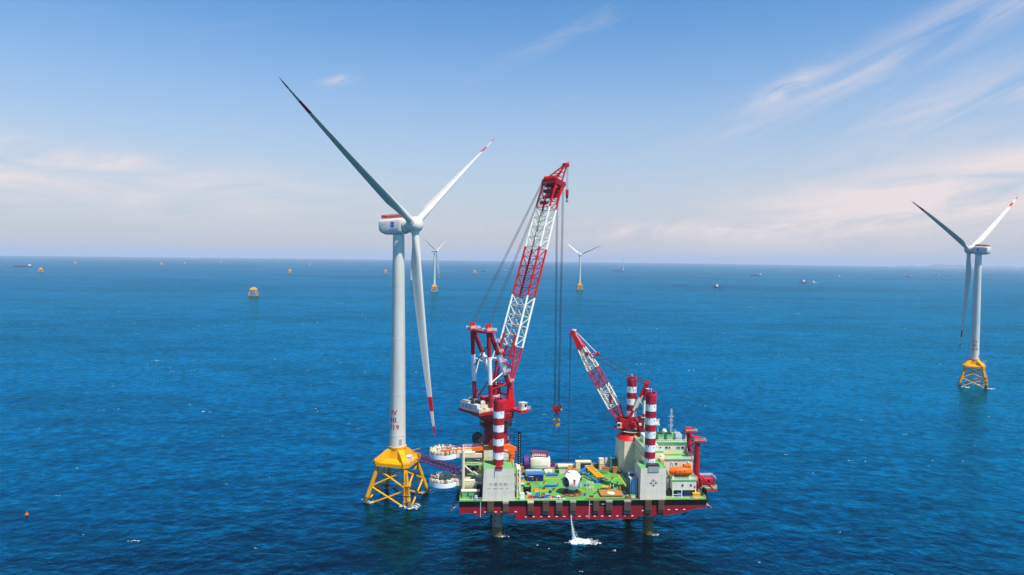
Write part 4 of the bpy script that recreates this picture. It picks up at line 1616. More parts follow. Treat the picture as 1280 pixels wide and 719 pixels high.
for k in (-1.75, -1.3, 1.3, 1.75):
    for e in (-.3, .3):
        m.tube((HOOKP.x + e, k * 1.15, HOOKP.z), (HOOKP.x + e, k * .8, HOOKZ), .066, ROPE, 5, cap=False)
K.part('hoist_rope', m, boom)
m = MB(cxf)
JX, JY = tip.x + 1.3, tip.y
for e in (-.3, .3):
    m.tube((JX, JY + e, tip.z), (JX, JY + e, tip.z - 10.6), .07, ROPE, 5, cap=False)
m.tube((JX - 3.4, JY - .8, tip.z - 7), (JX - 3.4, JY - .8, tip.z - 15.5), .05, ROPE, 4, cap=False)
K.part('jib_rope', m, boom)

hk = cxf(Vector((HOOKP.x, 0, HOOKZ)))
T = Thing('hook_block', 'large dark red hook block hanging above the deck from the main crane', 'hook block', tuple(hk))
m = MB()
x, y, z = hk
m.loft([[Vector((x + a, y + b, z + .1)) for a, b in ((-1.9, -.8), (1.9, -.8), (1.9, .8), (-1.9, .8))], [Vector((x + a, y + b, z - 1.0)) for a, b in ((-1.9, -.8), (1.9, -.8), (1.9, .8), (-1.9, .8))],
        [Vector((x + a, y + b, z - 2.6)) for a, b in ((-.9, -.6), (.9, -.6), (.9, .6), (-.9, .6))]], CRED, smooth=False)
for k in range(5):
    m.tube((x - 1.6 + k * .8 - .13, y, z), (x - 1.6 + k * .8 + .13, y, z), .85, RED, 14)
m.box((x - 2.0, y - .95, z - .9), (x + 2.0, y - .81, z - .6), PINK)
m.box((x + 1.6, y - 1.0, z - 1.5), (x + 2.2, y - .82, z - .7), IVORY)
T.part('sheave_housing', m)
m = MB()
m.tube((x, y, z - 2.6), (x, y, z - 3.4), .38, DARK, 10)
for s in (-1, 1):
    pts = [Vector((x, y, z - 3.2)) + Vector((s * .75 * math.sin(a), 0, -.75 + .75 * math.cos(a))) for a in [i * math.pi / 8 * .9 for i in range(8)]]
    for a, b in zip(pts[:-1], pts[1:]):
        m.tube(a, b, .24, DARK, 8)
T.part('hook', m)
yz = z - 5.2
T = Thing('lifting_beam', 'yellow lifting beam with dangling slings under the large dark red hook', 'lifting beam', (x, y, yz))
m = MB()
m.tube((x, y, z - 4.4), (x, y, yz - .2), .16, DARK, 6)
m.box((x - 1.45, y - .5, yz - .9), (x + 1.45, y + .5, yz - .2), YELLOW)
m.box((x - .55, y - .4, yz - 2.4), (x + .55, y + .4, yz - .9), YELLOW)
m.box((x - 1.45, y - .5, yz - 3.3), (x + 1.45, y + .5, yz - 2.4), YELLOW)
for s in (-1.2, 1.2):
    m.box((x + s - .2, y - .56, yz - 1.3), (x + s + .2, y + .56, yz - .9), RUST)
T.part('beam', m)
for s in (-1.35, 1.35):
    m = MB()
    m.tube((x + s, y - .4, yz - 3.3), (x + s * 1.1, y - .4, yz - 8.2), .08, ROPE, 5)
    m.tube((x + s * .75, y + .4, yz - 3.3), (x + s * .8, y + .4, yz - 7.0), .07, ROPE, 5)
    T.part('sling', m)

jh = cxf(Vector((JX, JY, tip.z - 10.6)))
T = Thing('hook_block', 'small red and black hook block hung high beside the tip of the main boom', 'hook block', tuple(jh))
m = MB()
x, y, z = jh
m.box((x - .6, y - .5, z - 2.2), (x + .6, y + .5, z + .2), RED)
m.box((x - .5, y - .45, z - 3.4), (x + .5, y + .45, z - 2.2), DARK)
T.part('sheave_housing', m)
m = MB()
m.tube((x, y, z - 3.4), (x, y, z - 4.2), .22, DARK, 8)
m.tube((x - .4, y, z - 4.6), (x, y, z - 4.2), .2, DARK, 8)
m.tube((x - .4, y, z - 4.6), (x + .2, y, z - 5.0), .2, DARK, 8)
m.tube((x + .2, y, z - 5.0), (x + .5, y, z - 4.5), .2, DARK, 8)
T.part('hook', m)


# ------------------------------------------------------------------ auxiliary crane over the far right leg
AC = Vector((27.4, 35.2, 0))
AU = Vector((-0.905, 0.425, 0))
AS = Vector((0.425, 0.905, 0))                                              # away from the camera
def axf(p):
    return AC + AU * p.x + AS * p.y + Vector((0, 0, p.z))


Q = Thing('auxiliary_crane', 'smaller red and white lattice crane with leaning boom on the cream octagonal pedestal', 'crane', (27.4, 35.2, 27.2))
m = MB()
m.loft([octo(27.0, 35.4, 5.2, 5.1, 27.203, .62), octo(27.2, 35.3, 3.7, 3.7, 29.5, .5), octo(27.4, 35.2, 3.4, 3.4, 29.9)], RED, smooth=False)
m.lathe([(3.5, 29.9), (3.7, 30.2), (3.7, 30.9), (3.2, 31.3)], DARK, 28, (27.4, 35.2, 0))
m.lathe([(3.3, 30.3), (4.6, 30.31), (4.6, 30.45), (3.3, 30.46)], IVORY, 28, (27.4, 35.2, 0))
q = [Vector((27.4 + 4.5 * math.cos(i * math.pi / 10), 35.2 + 4.5 * math.sin(i * math.pi / 10), 30.46)) for i in range(21)]
m.rail(q, DARK, 1.1, 1.4, .06, 2)
Q.part('pedestal', m)
m = MB(axf)
m.box((-5.6, -3.4, 31.3), (5.0, 3.4, 32.2), DRED)
for s in (-3.2, 2.2):
    m.loft([[Vector((-4.5, s, 32.2)), Vector((4.6, s, 32.2)), Vector((4.6, s + 1, 32.2)), Vector((-4.5, s + 1, 32.2))],
            [Vector((-1.0, s, 35.2)), Vector((4.4, s, 35.0)), Vector((4.4, s + 1, 35.0)), Vector((-1, s + 1, 35.2))]], RED, smooth=False)
rngc = random.Random(9)
for k in range(60):                                                         # machinery, pipes and valves packed on the platform
    a, s, z = rngc.uniform(-4.5, 5.6), rngc.uniform(-3.6, -1.2), rngc.uniform(31.6, 36.4)
    m.cbox((a, s, z), (rngc.uniform(.5, 1.6), rngc.uniform(.4, 1.0), rngc.uniform(.4, 1.3)), rngc.choice((RED, CRED, RED, DRED, DRED, DARK, PINK, IVORY)), rngc.uniform(0, 1))
apl = Q.part('slewing_platform', m)
m = MB(axf)
m.tube((-2.6, -2.6, 33.6), (-2.6, 2.4, 33.6), 1.1, DARK, 16)
m.tube((-2.6, -2.9, 33.6), (-2.6, -2.6, 33.6), 1.4, RED, 16)
Q.part('winch', m, apl)
m = MB(axf)
m.box((3.0, -5.0, 32.0), (4.6, -3.7, 33.9), LGREY)
m.box((4.6, -4.8, 32.6), (4.66, -3.9, 33.7), GLASS)
m.box((3.2, -5.06, 32.7), (4.4, -5.003, 33.6), GLASS)
m.box((2.2, -5.4, 31.7), (5.2, -3.3, 31.99), RED)
Q.part('cab', m, apl)
apx = Vector((-6.0, 0, 49.6))
for s in (-2.4, 2.4):
    m = MB(axf)
    striped(m, apx + Vector((0, s, 0)), (1.2, s * 1.15, 33.0), .55, ((.30, RED), (.63, CREAM), (1, RED)), 10)
    Q.part('a_frame_leg', m, apl)
    m = MB(axf)
    striped(m, apx + Vector((0, s, .4)), (-5.4, s, 32.0), .5, ((.36, DRED), (.66, CREAM), (1, DRED)), 10)
    Q.part('a_frame_leg', m, apl)
m = MB(axf)
m.tube(apx + Vector((0, -2.8, 0)), apx + Vector((0, 2.8, 0)), .6, DRED, 10)
m.cbox((-6.0, -2.4, 50.2), (1.4, .9, 1.0), RED)
m.cbox((-6.0, 2.4, 50.2), (1.4, .9, 1.0), RED)
m.box((-7.6, -3.2, 48.2), (-6.4, -2.0, 48.4), BAND)
m.tube(apx + Vector((.2, -2.4, -1.2)), (-4.9, 2.4, 42.5), .16, DRED, 6)
m.tube(apx + Vector((2.4, -2.4, -6)), (-5.7, -2.4, 40.5), .16, CREAM, 6)
Q.part('a_frame_brace', m, apl)
m = MB(axf)                                                                 # cream lockers and pipe stacks behind the near leg
m.box((-7.2, -2.6, 32.2), (-5.0, -.6, 36.4), CREAM)
m.box((-7.8, -3.0, 36.4), (-4.8, -.4, 36.8), IVORY)
m.tube((-6.2, -1.6, 36.8), (-6.2, -1.6, 38.2), .5, WHITE, 12)
Q.part('power_pack', m, apl)

aF = Vector((3.4, 0, 33.6))
aH = Vector((24.8, 0, 68.3))
ad = (aH - aF).normalized()
an = Vector((-ad.z, 0, ad.x))
AL = (aH - aF).length
def achord(f, i, j):
    w = 2.3 if f < .7 else 2.3 - (f - .7) / .3 * 1.5
    d = (.6 + 3.4 * f / .12) if f < .12 else (4.0 if f < .66 else 4.0 - (f - .66) / .34 * 3.0)
    return aF + ad * (AL * f) + Vector((0, i * w, 0)) + an * (d * (j - .5))
m = MB(axf)
m.tube(aF + Vector((0, -2.6, 0)), aF + Vector((0, 2.6, 0)), .5, RED, 10)
ab = Q.part('boom', m)
for f0, f1, c in ((0, .17, RED), (.17, .40, WHITE), (.40, .60, RED), (.60, .83, WHITE), (.83, 1.0, RED)):
    m = MB(axf)
    cc = CREAM if c is WHITE else (RED if f1 < .5 or f0 > .8 else CRED)
    for i in (-1, 1):
        for j in (0, 1):
            m.tube(achord(f0, i, j), achord(f1, i, j), .27, cc, 7)
    nb = max(3, round((f1 - f0) * AL / 2.3))
    for k in range(nb):
        a, b = f0 + (f1 - f0) * k / nb, f0 + (f1 - f0) * (k + 1) / nb
        for i in (-1, 1):
            p, q = ((a, b) if k % 2 else (b, a))
            m.tube(achord(p, i, 0), achord(q, i, 1), .14, cc, 5, cap=False)
            m.tube(achord(a, i, 0), achord(a, i, 1), .12, cc, 5, cap=False)
        for j in (0, 1):
            p, q = ((a, b) if k % 2 else (b, a))
            m.tube(achord(p, -1, j), achord(q, 1, j), .12, cc, 5, cap=False)
            m.tube(achord(a, -1, j), achord(a, 1, j), .12, cc, 5, cap=False)
    Q.part('boom_section', m, ab)
m = MB(axf)
m.loft([[achord(.84, i, j) + an * (o * .3) + Vector((0, i * .2, 0)) for i, j, o in ((-1, 0, -1), (1, 0, -1), (1, 1, 1), (-1, 1, 1))], [achord(1.0, i, j) + Vector((0, i * .3, 0)) for i, j in ((-1, 0), (1, 0), (1, 1), (-1, 1))]], RED, smooth=False)
m.tube(aH + ad * .6 + Vector((0, -1.0, 0)), aH + ad * .6 + Vector((0, 1.0, 0)), 1.1, RED, 16)
m.cbox(tuple(aH + ad * 1.2 + an * .9), (1.4, 1.8, .8), BAND)
Q.part('boom_head', m, ab)
m = MB()
m.xf = axf
m.cbox(tuple(achord(.66, 0, 0) - an * .5), (1.2, 1.6, .8), YELLOW)
Q.part('limit_box', m, ab)
m = MB(axf)
m.cbox(tuple(achord(.26, -1.02, .75)), (1.0, .3, 4.6), CRED)
Q.part('walkway_panel', m, ab)
m = MB(axf)                                                                 # floating spreader between pendants and luffing ropes
spr = Vector((16.9, 0, 60.4))
m.tube(spr + Vector((1.6, -2.2, .2)), spr + Vector((-1.8, 2.2, -.2)), .32, PINK, 8)
m.tube(spr + Vector((1.6, -2.6, .2)), spr + Vector((1.6, -1.8, .2)), .85, RED, 14)
m.tube(spr + Vector((-1.8, 1.8, -.2)), spr + Vector((-1.8, 2.6, -.2)), .85, RED, 14)
Q.part('pendant_spreader', m, ab)
m = MB(axf)
m.tube(spr + Vector((1.6, -2.2, .4)), aH + an * 1.2 + Vector((0, -.7, 0)), .11, LGREY, 5)
m.tube(spr + Vector((-1.8, 2.2, 0)), aH + an * 1.2 + Vector((0, .7, 0)), .13, BAND, 5)
for s, e in ((-2.2, 1.6), (2.2, -1.8)):
    for k in (-.5, .5):
        m.tube(spr + Vector((e, s + k, 0)), apx + Vector((0, s + k, .4)), .11, ROPE, 5)
Q.part('luffing_rope', m, ab)
m = MB(axf)
hx = aH.x + ad.x * .6 + 1.1
for e in (-.5, .5):
    m.tube((hx, e, aH.z), (hx, e * .6, 7.5), .10, ROPE, 5, cap=False)
m.tube((hx - 3.2, 1.5, 60), (hx - 3.2, 1.5, 40), .04, ROPE, 4, cap=False)
Q.part('hoist_rope', m, ab)

# ------------------------------------------------------------------ pile guide with two gripper rings over the left end
def ring_mb(cx, cy, z, rng):
    m = MB()
    n = 40
    a0, a1 = 0, 2 * math.pi
    R0, R1, hgt = 3.7, 5.3, 1.5
    rings = []
    for i in range(n + 1):
        a = a0 + (a1 - a0) * i / n
        c, s = math.cos(a), math.sin(a)
        rings.append([Vector((cx + r * c, cy + r * s, z + h)) for r, h in ((R0, 0), (R1, 0), (R1, hgt), (R0, hgt))])
    m.loft(rings, BAND, smooth=False, caps=False)
    for i in range(22):                                                     # fenders, rollers and hydraulic boxes on top
        a = 2 * math.pi * i / 22
        c, s = math.cos(a), math.sin(a)
        p = (cx + 4.5 * c, cy + 4.5 * s, z + hgt + .45)
        m.cbox(p, (1.3, .8 + rng.uniform(0, .4), .5 + rng.uniform(-.1, .4)), rng.choice((IVORY, IVORY, WOOD, CREAM)), a)
        m.cbox((cx + 5.1 * c, cy + 5.1 * s, z + hgt + .9), (.4, .5, .6 + rng.uniform(0, .6)), rng.choice((CREAM, IVORY, IVORY, RUST)), a)
        if i % 2 == 0:
            m.tube((cx + 4.4 * c, cy + 4.4 * s, z + hgt + .8), (cx + 3.1 * c, cy + 3.1 * s, z + hgt + .5), .4, IVORY, 8)
            m.cbox((cx + 3.2 * c, cy + 3.2 * s, z + hgt * .6), (.5, 1.4, 1.5), IVORY, a)
    q = [Vector((cx + 5.2 * math.cos(2 * math.pi * i / 20), cy + 5.2 * math.sin(2 * math.pi * i / 20), z + hgt)) for i in range(21)]
    m.rail(q, BAND, 1.15, 1.2, .05, 2)
    return m


G = Thing('pile_guide', 'ivory pile guide tower with two round gripper rings reaching out over the left hull end', 'pile guide', (-40.5, 9, DECK))
rng = random.Random(21)
for z in (17.4, 27.6):
    r = G.part('gripper_ring', ring_mb(-47.2, 9.0, z, rng))
    m = MB()
    for s in (-2.4, 2.4):
        m.box((-42.9, 9 + s - .55, z + .2), (-33.5, 9 + s + .55, z + 1.5), IVORY)
        m.tube((-42.6, 9 + s, z + 1.9), (-36.0, 9 + s, z + 1.9), .42, CREAM if s < 0 else IVORY, 10)
    m.box((-42.4, 6.2, z + 1.6), (-41.2, 11.8, z + 2.5), IVORY)
    m.cbox((-38.5, 9, z + 2.2), (2.6, 3.0, 1.3), CREAM)
    G.part('gripper_arm', m, r)
for x, y in ((-40.2, 5.4), (-40.2, 12.6), (-33.2, 12.6)):
    m = MB()
    m.tube((x, y, DECK), (x, y, 30.6), .58, IVORY, 14)
    G.part('column', m)
m = MB()
for z in (15.6, 20.0, 25.4, 30.2):
    m.box((-40.5, 5.2, z), (-39.9, 12.8, z + .6), IVORY)
    m.box((-40.2, 12.3, z), (-33.0, 12.9, z + .6), IVORY)
for z0, z1 in ((20.3, 25.4), (25.7, 20.3)):
    m.tube((-40.2, 12.6, z0), (-33.2, 12.6, z1), .26, CREAM, 8)
    m.tube((-40.2, 5.4, z0), (-40.2, 12.6, z1), .26, CREAM, 8)
m.tube((-40.2, 5.4, 25.4), (-34.0, 9.0, 19.0), .3, CREAM, 8)
m.tube((-36.5, 6.5, 22.5), (-32.5, 8.6, 18.6), .42, LGREY, 8)
G.part('bracing', m)
m = MB()
m.box((-40.0, 12.95, 21.0), (-34.5, 13.6, 24.8), DARK)
G.part('control_cabinet', m)
m = MB()
m.box((-40.4, 6.0, 16.2), (-33.6, 12.0, 16.35), LGREEN)
m.rail([(-40.2, 6.1, 16.35), (-34.0, 6.1, 16.35)], CREAM, 1.1, 1.2, .05, 3)
G.part('platform', m)
m = MB()
m.box((-40.4, 6.0, 24.9), (-33.2, 12.0, 25.05), LGREEN)
m.rail([(-40.2, 6.1, 25.05), (-33.4, 6.1, 25.05)], CREAM, 1.1, 1.2, .05, 3)
G.part('platform', m)

T = Thing('hydraulic_unit', 'ivory topped hydraulic power unit on the green deck under the pile guide', 'hydraulic unit', (-37, 3.4, DECK))
m = MB()
m.box((-40.6, 3.0, DECK), (-34.4, 4.4, 16.4), LGREEN)
T.part('casing', m)
m = MB()
m.tube((-40.8, 3.4, 16.6), (-34.2, 3.4, 16.6), .62, CREAM, 12)
T.part('tank', m)
m = MB()
m.box((-38.6, 2.9, 14.6), (-38.2, 2.99, 16.0), DARK)
m.cbox((-37.4, 2.5, 14.5), (.8, .6, 1.0), DARK)
T.part('control_box', m)
T = Thing('mooring_winch', 'black mooring winch on deck against the left of the named leg housing', 'winch', (-35, 3, DECK))
m = MB()
m.tube((-35.6, 2.6, 15.2), (-33.7, 2.6, 15.2), 1.15, BLACK, 18)
m.tube((-35.8, 2.6, 15.2), (-35.6, 2.6, 15.2), 1.5, DARK, 20)
T.part('drum', m)
m = MB()
m.box((-36.0, 1.2, 14.0), (-33.5, 4.2, 14.4), DARK)
m.box((-35.3, 3.5, 14.4), (-33.6, 5.2, 18.4), BLACK)
T.part('frame', m)
T = Thing('drum', 'pale blue drum standing at the deck edge left of the named leg housing', 'drum', (-35.6, 1.0, DECK))
m = MB()
m.lathe([(.55, 14.0), (.6, 14.1), (.6, 14.8), (.63, 14.85), (.6, 14.9), (.6, 15.6), (.5, 15.7)], LBLUE, 16, (-35.6, .9, 0))
T.part('shell', m)
m = MB()
m.lathe([(.14, 15.7), (.14, 15.86)], WHITE, 10, (-35.4, .9, 0))
T.part('bung', m)
T = Thing('hose_reel', 'dark blue hose reel beside the foot of the main crane pedestal', 'hose reel', (-34.6, 31, 25.4))
m = MB()
m.tube((-34.9, 29.6, 28.4), (-34.9, 31.8, 28.4), 1.9, NAVY, 20)
for y in (29.4, 31.8):
    m.tube((-34.9, y, 28.4), (-34.9, y + .2, 28.4), 2.2, DARK, 22)
T.part('reel', m)
m = MB()
for y in (29.2, 32.1):
    m.tube((-36.6, y, 25.3), (-34.9, y, 28.4), .16, DARK, 6)
    m.tube((-33.2, y, 25.3), (-34.9, y, 28.4), .16, DARK, 6)
m.box((-36.9, 29.0, 25.2), (-32.9, 32.3, 25.4), DARK)
T.part('stand', m)
T = Thing('deck_locker', 'olive green round topped tank above deck between pile guide and crane leg housing', 'tank', (-34.6, 16.5, DECK))
m = MB()
m.lathe([(.3, 24.6), (1.5, 24.3), (2.3, 23.4), (2.5, 22), (2.5, 14.0)], paint('olive_paint', (.30, .34, .07), .5, .3), 24, (-33.8, 18.5, 0))
T.part('shell', m)
m = MB()
m.rail([(-33.8 + 2.2 * math.cos(i * math.pi / 6), 18.5 + 2.2 * math.sin(i * math.pi / 6), 23.4) for i in range(13)], CREAM, 1.0, 1.0, .05)
T.part('railing', m)

# ------------------------------------------------------------------ gangway from the vessel to the turbine platform
gp0 = Vector((-41.0, 17.0, 18.4))
gw1 = Vector((-37.6, 283.6, 15.9))
d = gw1 - VO
gp1 = Vector((d.dot(VX), d.dot(VY), 16.2))
T = Thing('gangway', 'maroon truss gangway bridging from the vessel to the yellow turbine platform', 'gangway', tuple(gp0))
dr = (gp1 - gp0)
gl = dr.length
dr.normalize()
sd_ = Vector((-dr.y, dr.x, 0)).normalized()
uz = Vector((0, 0, 1))
m = MB()
for s in (-.9, .9):
    for h in (0, 2.0):
        m.tube(gp0 + sd_ * s + uz * h, gp1 + sd_ * s + uz * h, .15, MAROON, 6)
    nb = int(gl / 1.6)
    for k in range(nb):
        a, b = gp0 + dr * (gl * k / nb), gp0 + dr * (gl * (k + 1) / nb)
        m.tube(a + sd_ * s, a + sd_ * s + uz * 2.0, .08, MAROON, 5)
        m.tube(a + sd_ * s + uz * (2 * (k % 2)), b + sd_ * s + uz * (2 * ((k + 1) % 2)), .08, MAROON, 5)
T.part('truss', m)
m = MB()
m.loft([[gp0 + sd_ * -.8, gp0 + sd_ * .8, gp0 + sd_ * .8 + uz * .1, gp0 - sd_ * .8 + uz * .1], [gp1 + sd_ * -.8, gp1 + sd_ * .8, gp1 + sd_ * .8 + uz * .1, gp1 - sd_ * .8 + uz * .1]], PURPLE, smooth=False)
T.part('walkway', m)
m = MB()
m.tube((-40.0, 17.0, DECK), (-40.0, 17.0, 18.4), .7, MAROON, 12)
m.cbox((-40.0, 17.0, 18.7), (2.6, 2.6, .6), MAROON)
m.tube(gp0 + uz * .2 + dr * .3, (-41.2, 16, 14.3), .2, DARK, 6)
T.part('pedestal', m)

# ------------------------------------------------------------------ orange knuckle crane resting flat on the named housing
T = Thing('deck_crane', 'orange telescopic deck crane lying flat across the named leg housing roof', 'crane', (-22.8, 8.3, 25.66))
m = MB()
m.lathe([(1.1, 25.66), (1.0, 26.2), (.9, 28.3), (1.3, 28.6), (1.3, 29.0)], ORANGE, 16, (-22.8, 8.3, 0))
m.cbox((-22.8, 8.3, 29.6), (2.3, 2.0, 1.6), ORANGE)
m.cbox((-22.4, 7.6, 28.2), (1.4, .7, 1.6), ORANGE)
m.cbox((-22.0, 8.4, 27.2), (.8, 1.2, 1.2), paint('deep_orange', (.5, .07, .005), .5, .2))
T.part('pedestal', m)
m = MB()
def sqsec(x, z, w, h, y=8.4):
    return [Vector((x, y - w, z - h)), Vector((x, y + w, z - h)), Vector((x, y + w, z + h)), Vector((x, y - w, z + h))]
m.loft([sqsec(-21.0, 30.2, .7, .5), sqsec(-23.4, 31.0, .75, .8), sqsec(-27.0, 30.95, .7, .75), sqsec(-34.0, 30.45, .6, .62), sqsec(-42.0, 29.9, .48, .48), sqsec(-47.6, 29.5, .4, .36)], ORANGE, smooth=False)
m.tube((-47.4, 8.0, 29.3), (-47.4, 8.8, 29.3), .7, ORANGE, 12)
for x in (-47.0, -33.6):
    m.tube((x, 8.4, 29.7), (x, 8.4, 27.4 if x < -40 else 26.9), .12, CRED, 6)
bo = T.part('boom', m)
m = MB()
m.tube((-23.0, 7.5, 29.0), (-28.4, 7.6, 30.3), .28, CRED, 8)
T.part('luffing_cylinder', m, bo)
m = MB()
m.rail([(-26.5, 9.2, 31.7), (-46.5, 9.0, 30.1)], PURPLE, 1.0, 1.3, .07, 3)
T.part('railing', m, bo)
m = MB()
for dx in (-.7, .7):
    m.tube((-33.6 + dx, 9.6, 25.0), (-33.6 + dx * .3, 8.6, 29.6), .16, ORANGE, 6)
T.part('boom_rest', m)

# black lattice ladder mast
T = Thing('ladder_mast', 'tall black ladder mast standing right of the named leg housing', 'mast', (-18.7, 28, DECK))
m = MB()
m.box((-19.0, 27.6, DECK), (-17.9, 28.4, 31.4), BLACK)
for k in range(18):
    m.box((-18.6, 27.56, 15.0 + k * .9), (-18.3, 27.597, 15.25 + k * .9), LGREY)
T.part('column', m)
m = MB()
m.tube((-20.6, 28, 16), (-20.6, 28, 31.5), .12, BLACK, 6)
m.tube((-20.6, 28, 31.4), (-18.4, 28, 31.4), .16, BLACK, 6)
for z in (18, 22, 26):
    m.tube((-20.6, 28, z), (-19, 28, z), .09, BLACK, 5)
T.part('standpipe', m)

# ------------------------------------------------------------------ red boom rest tower and boat platform at the right end
T = Thing('boom_rest', 'tall red boom rest tower with twin heads at the right end of the vessel', 'boom rest', (46.4, 14, DECK))
for y, zt in ((9.8, 32.4), (20.0, 33.4)):
    m = MB()
    m.tube((46.5, y, DECK), (46.5, y, zt), 1.05, CRED, 16)
    T.part('column', m)
    m = MB()
    m.box((44.6, y - 1.7, zt), (49.4, y + 1.7, zt + .35), MAROON)
    m.box((45.2, y - 1.1, zt + .353), (47.9, y + 1.1, zt + 1.7), RED)
    m.rail([(44.7, y - 1.6, zt + .35), (49.3, y - 1.6, zt + .35), (49.3, y + 1.6, zt + .35)], IVORY, 1.0, .9, .05)
    T.part('cradle', m)
m = MB()
for z in (17, 22.2, 27.4):
    m.tube((46.5, 9.8, z), (46.5, 20, z), .35, RED, 8)
    m.tube((46.5, 9.8, z), (46.5, 20, z + 5.2), .22, DRED, 7)
    m.tube((46.5, 20, z), (46.5, 9.8, z + 5.2), .22, DRED, 7)
m.tube((46.5, 9.8, 32.0), (46.5, 20, 33.0), .4, RED, 8)
m.tube((45.4, 9.8, 22.3), (47.2, 9.8, 22.3), .35, PINK, 8)
T.part('bracing', m)
m = MB()
for s in (-.35, .35):
    m.tube((45.0, 15 + s, 22.5), (45.0, 19.5 + s, 33.4), .09, IVORY, 5)
for k in range(16):
    f = k / 16
    m.tube((45.0, 14.65 + 4.5 * f, 22.5 + 10.9 * f), (45.0, 15.35 + 4.5 * f, 22.5 + 10.9 * f), .06, IVORY, 4)
for z in (25.5, 29):
    m.cbox((44.8, 16.5 + (z - 25) * .4, z), (1.2, 1.6, .12), IVORY)
T.part('ladder', m)
T = Thing('boat_platform', 'red cantilevered platform with railed red boat cradle past the right hull end', 'platform', (50, 9.8, 15))
m = MB()
m.box((47.6, 7.0, 14.6), (53.6, 12.6, 15.3), RED)
m.box((47.7, 7.1, 15.303), (53.5, 12.5, 15.4), LGREEN)
T.part('floor', m)
m = MB()
m.tube((47.4, 7.2, 20.2), (51.9, 7.2, 15.4), .28, RED, 8)
m.tube((47.4, 12.4, 20.2), (51.9, 12.4, 15.4), .28, RED, 8)
T.part('brace', m)
m = MB()
m.rail([(47.8, 7.2, 15.4), (53.4, 7.2, 15.4), (53.4, 12.4, 15.4), (47.8, 12.4, 15.4)], IVORY, 1.2, 1.0, .05, 3)
m.rail([(48.0, 12.3, 18.6), (53.3, 12.3, 18.6), (53.3, 8.0, 18.6)], BAND, 1.0, 1.0, .06, 3)
T.part('railing', m)
m = MB()
m.loft([[Vector((x, y, z)) for y, z in ((9.0, 15.45), (11.4, 15.45), (12.0, 17.0), (11.6, 18.4), (9.0, 18.4), (8.6, 17.0))] for x in (48.0, 50.2)], DRED, smooth=False)
m.loft([[Vector((x, y, z)) for y, z in ((9.0, 15.45), (11.4, 15.45), (12.0, 17.0), (11.6, 18.2), (9.0, 18.2), (8.6, 17.0))] for x in (51.2, 53.2)], DRED, smooth=False)
m.cbox((50.6, 10.4, 18.25), (5.2, 2.8, .35), RED)
T.part('boat_cradle', m)

# ------------------------------------------------------------------ enclosed lifeboat in its davits
T = Thing('lifeboat', 'orange enclosed lifeboat hanging on the white deckhouse side', 'lifeboat', (39, 5, 21.4))
m = MB()
rings = []
for x, w, zb, zt in ((34.6, .25, 22.4, 23.2), (35.2, .9, 21.7, 23.7), (36.2, 1.35, 21.45, 24.1), (38.0, 1.55, 21.3, 24.35), (40.5, 1.55, 21.3, 24.45), (42.2, 1.4, 21.4, 24.3), (43.0, .9, 21.7, 23.8)):
    r = []
    for i in range(16):
        a = 2 * math.pi * i / 16
        cz = (zb + zt) / 2
        r.append(Vector((x, 4.9 + w * math.copysign(abs(math.cos(a)) ** .75, math.cos(a)), cz + (zt - zb) / 2 * math.copysign(abs(math.sin(a)) ** .85, math.sin(a)))))
    rings.append(r)
m.loft(rings, ORANGE)
T.part('hull', m)
m = MB()
m.loft([[Vector((x, y, z)) for x, y in ((39.9, 4.0), (42.6, 4.0), (42.6, 5.8), (39.9, 5.8))] for z in (24.2, 24.9)] + [[Vector((x, y, 25.35)) for x, y in ((40.2, 4.2), (42.4, 4.2), (42.4, 5.6), (40.2, 5.6))]], ORANGE, smooth=False)
for x in (40.4, 41.4):
    m.box((x, 3.93, 24.5), (x + .5, 3.997, 24.8), GLASS)
T.part('conning_dome', m)
m = MB()
for x in (36.4, 38.0, 39.6):
    m.box((x, 3.28, 23.0), (x + .5, 3.4, 23.25), GLASS)
m.box((35.4, 3.2, 22.35), (42.6, 3.42, 22.5), DRED)
T.part('fender_strip', m)
T = Thing('lifeboat_davit', 'cream davit arms cradling the orange lifeboat above the green side deck', 'davit', (39, 6.5, 20.26))
for x in (35.9, 41.9):
    m = MB()
    m.path([Vector((x, 8.4, 20.3)), Vector((x, 7.4, 24.6)), Vector((x, 6.2, 25.9)), Vector((x, 4.9, 25.7))], .22, CREAM, 8)
    m.tube((x, 4.9, 25.7), (x, 4.9, 24.2), .08, ROPE, 5)
    T.part('arm', m)
m = MB()
m.box((35.6, 3.6, 20.27), (36.2, 7.6, 21.5), IVORY)
m.box((41.6, 3.6, 20.27), (42.2, 7.6, 21.5), IVORY)
m.box((36.2, 6.2, 20.27), (41.6, 6.6, 21.1), DGREEN)
T.part('cradle', m)

# ------------------------------------------------------------------ rotor hub on its stand, in the middle of the near deck edge
HC = Vector((-0.45, 7.2, 18.8))
T = Thing('rotor_hub', 'big white turbine rotor hub with open blade sockets on the near deck edge', 'rotor hub', (-0.45, 7.2, DECK))
m = MB()
prof = []
for i in range(37):
    a = math.pi * (i / 36 - .5)
    prof.append((3.45 * max(0, math.cos(a)) ** .9, 3.3 * math.sin(a)))
prof = [(p, z) for p, z in prof if abs(z) < 3.05]
prof = [(1.4, -3.2)] + prof + [(1.6, 3.1), (1.6, 3.4), (1.2, 3.4)]
m.lathe(prof, WHITE, 72, tuple(HC))
SOCK = [R_(-90 - 56), R_(-90 + 64), R_(-90 + 184)]
keep = []
for fi, f in enumerate(m.f):                                                # cut the three round sockets out of the shell
    cdir = (sum((m.v[i] for i in f), Vector()) / len(f) - HC).normalized()
    if all(cdir.dot(Vector((math.cos(a), math.sin(a), 0))) < math.cos(R_(35)) for a in SOCK):
        keep.append(fi)
m.f = [m.f[i] for i in keep]
m.mi = [m.mi[i] for i in keep]
m.sm = [m.sm[i] for i in keep]
T.part('shell', m)
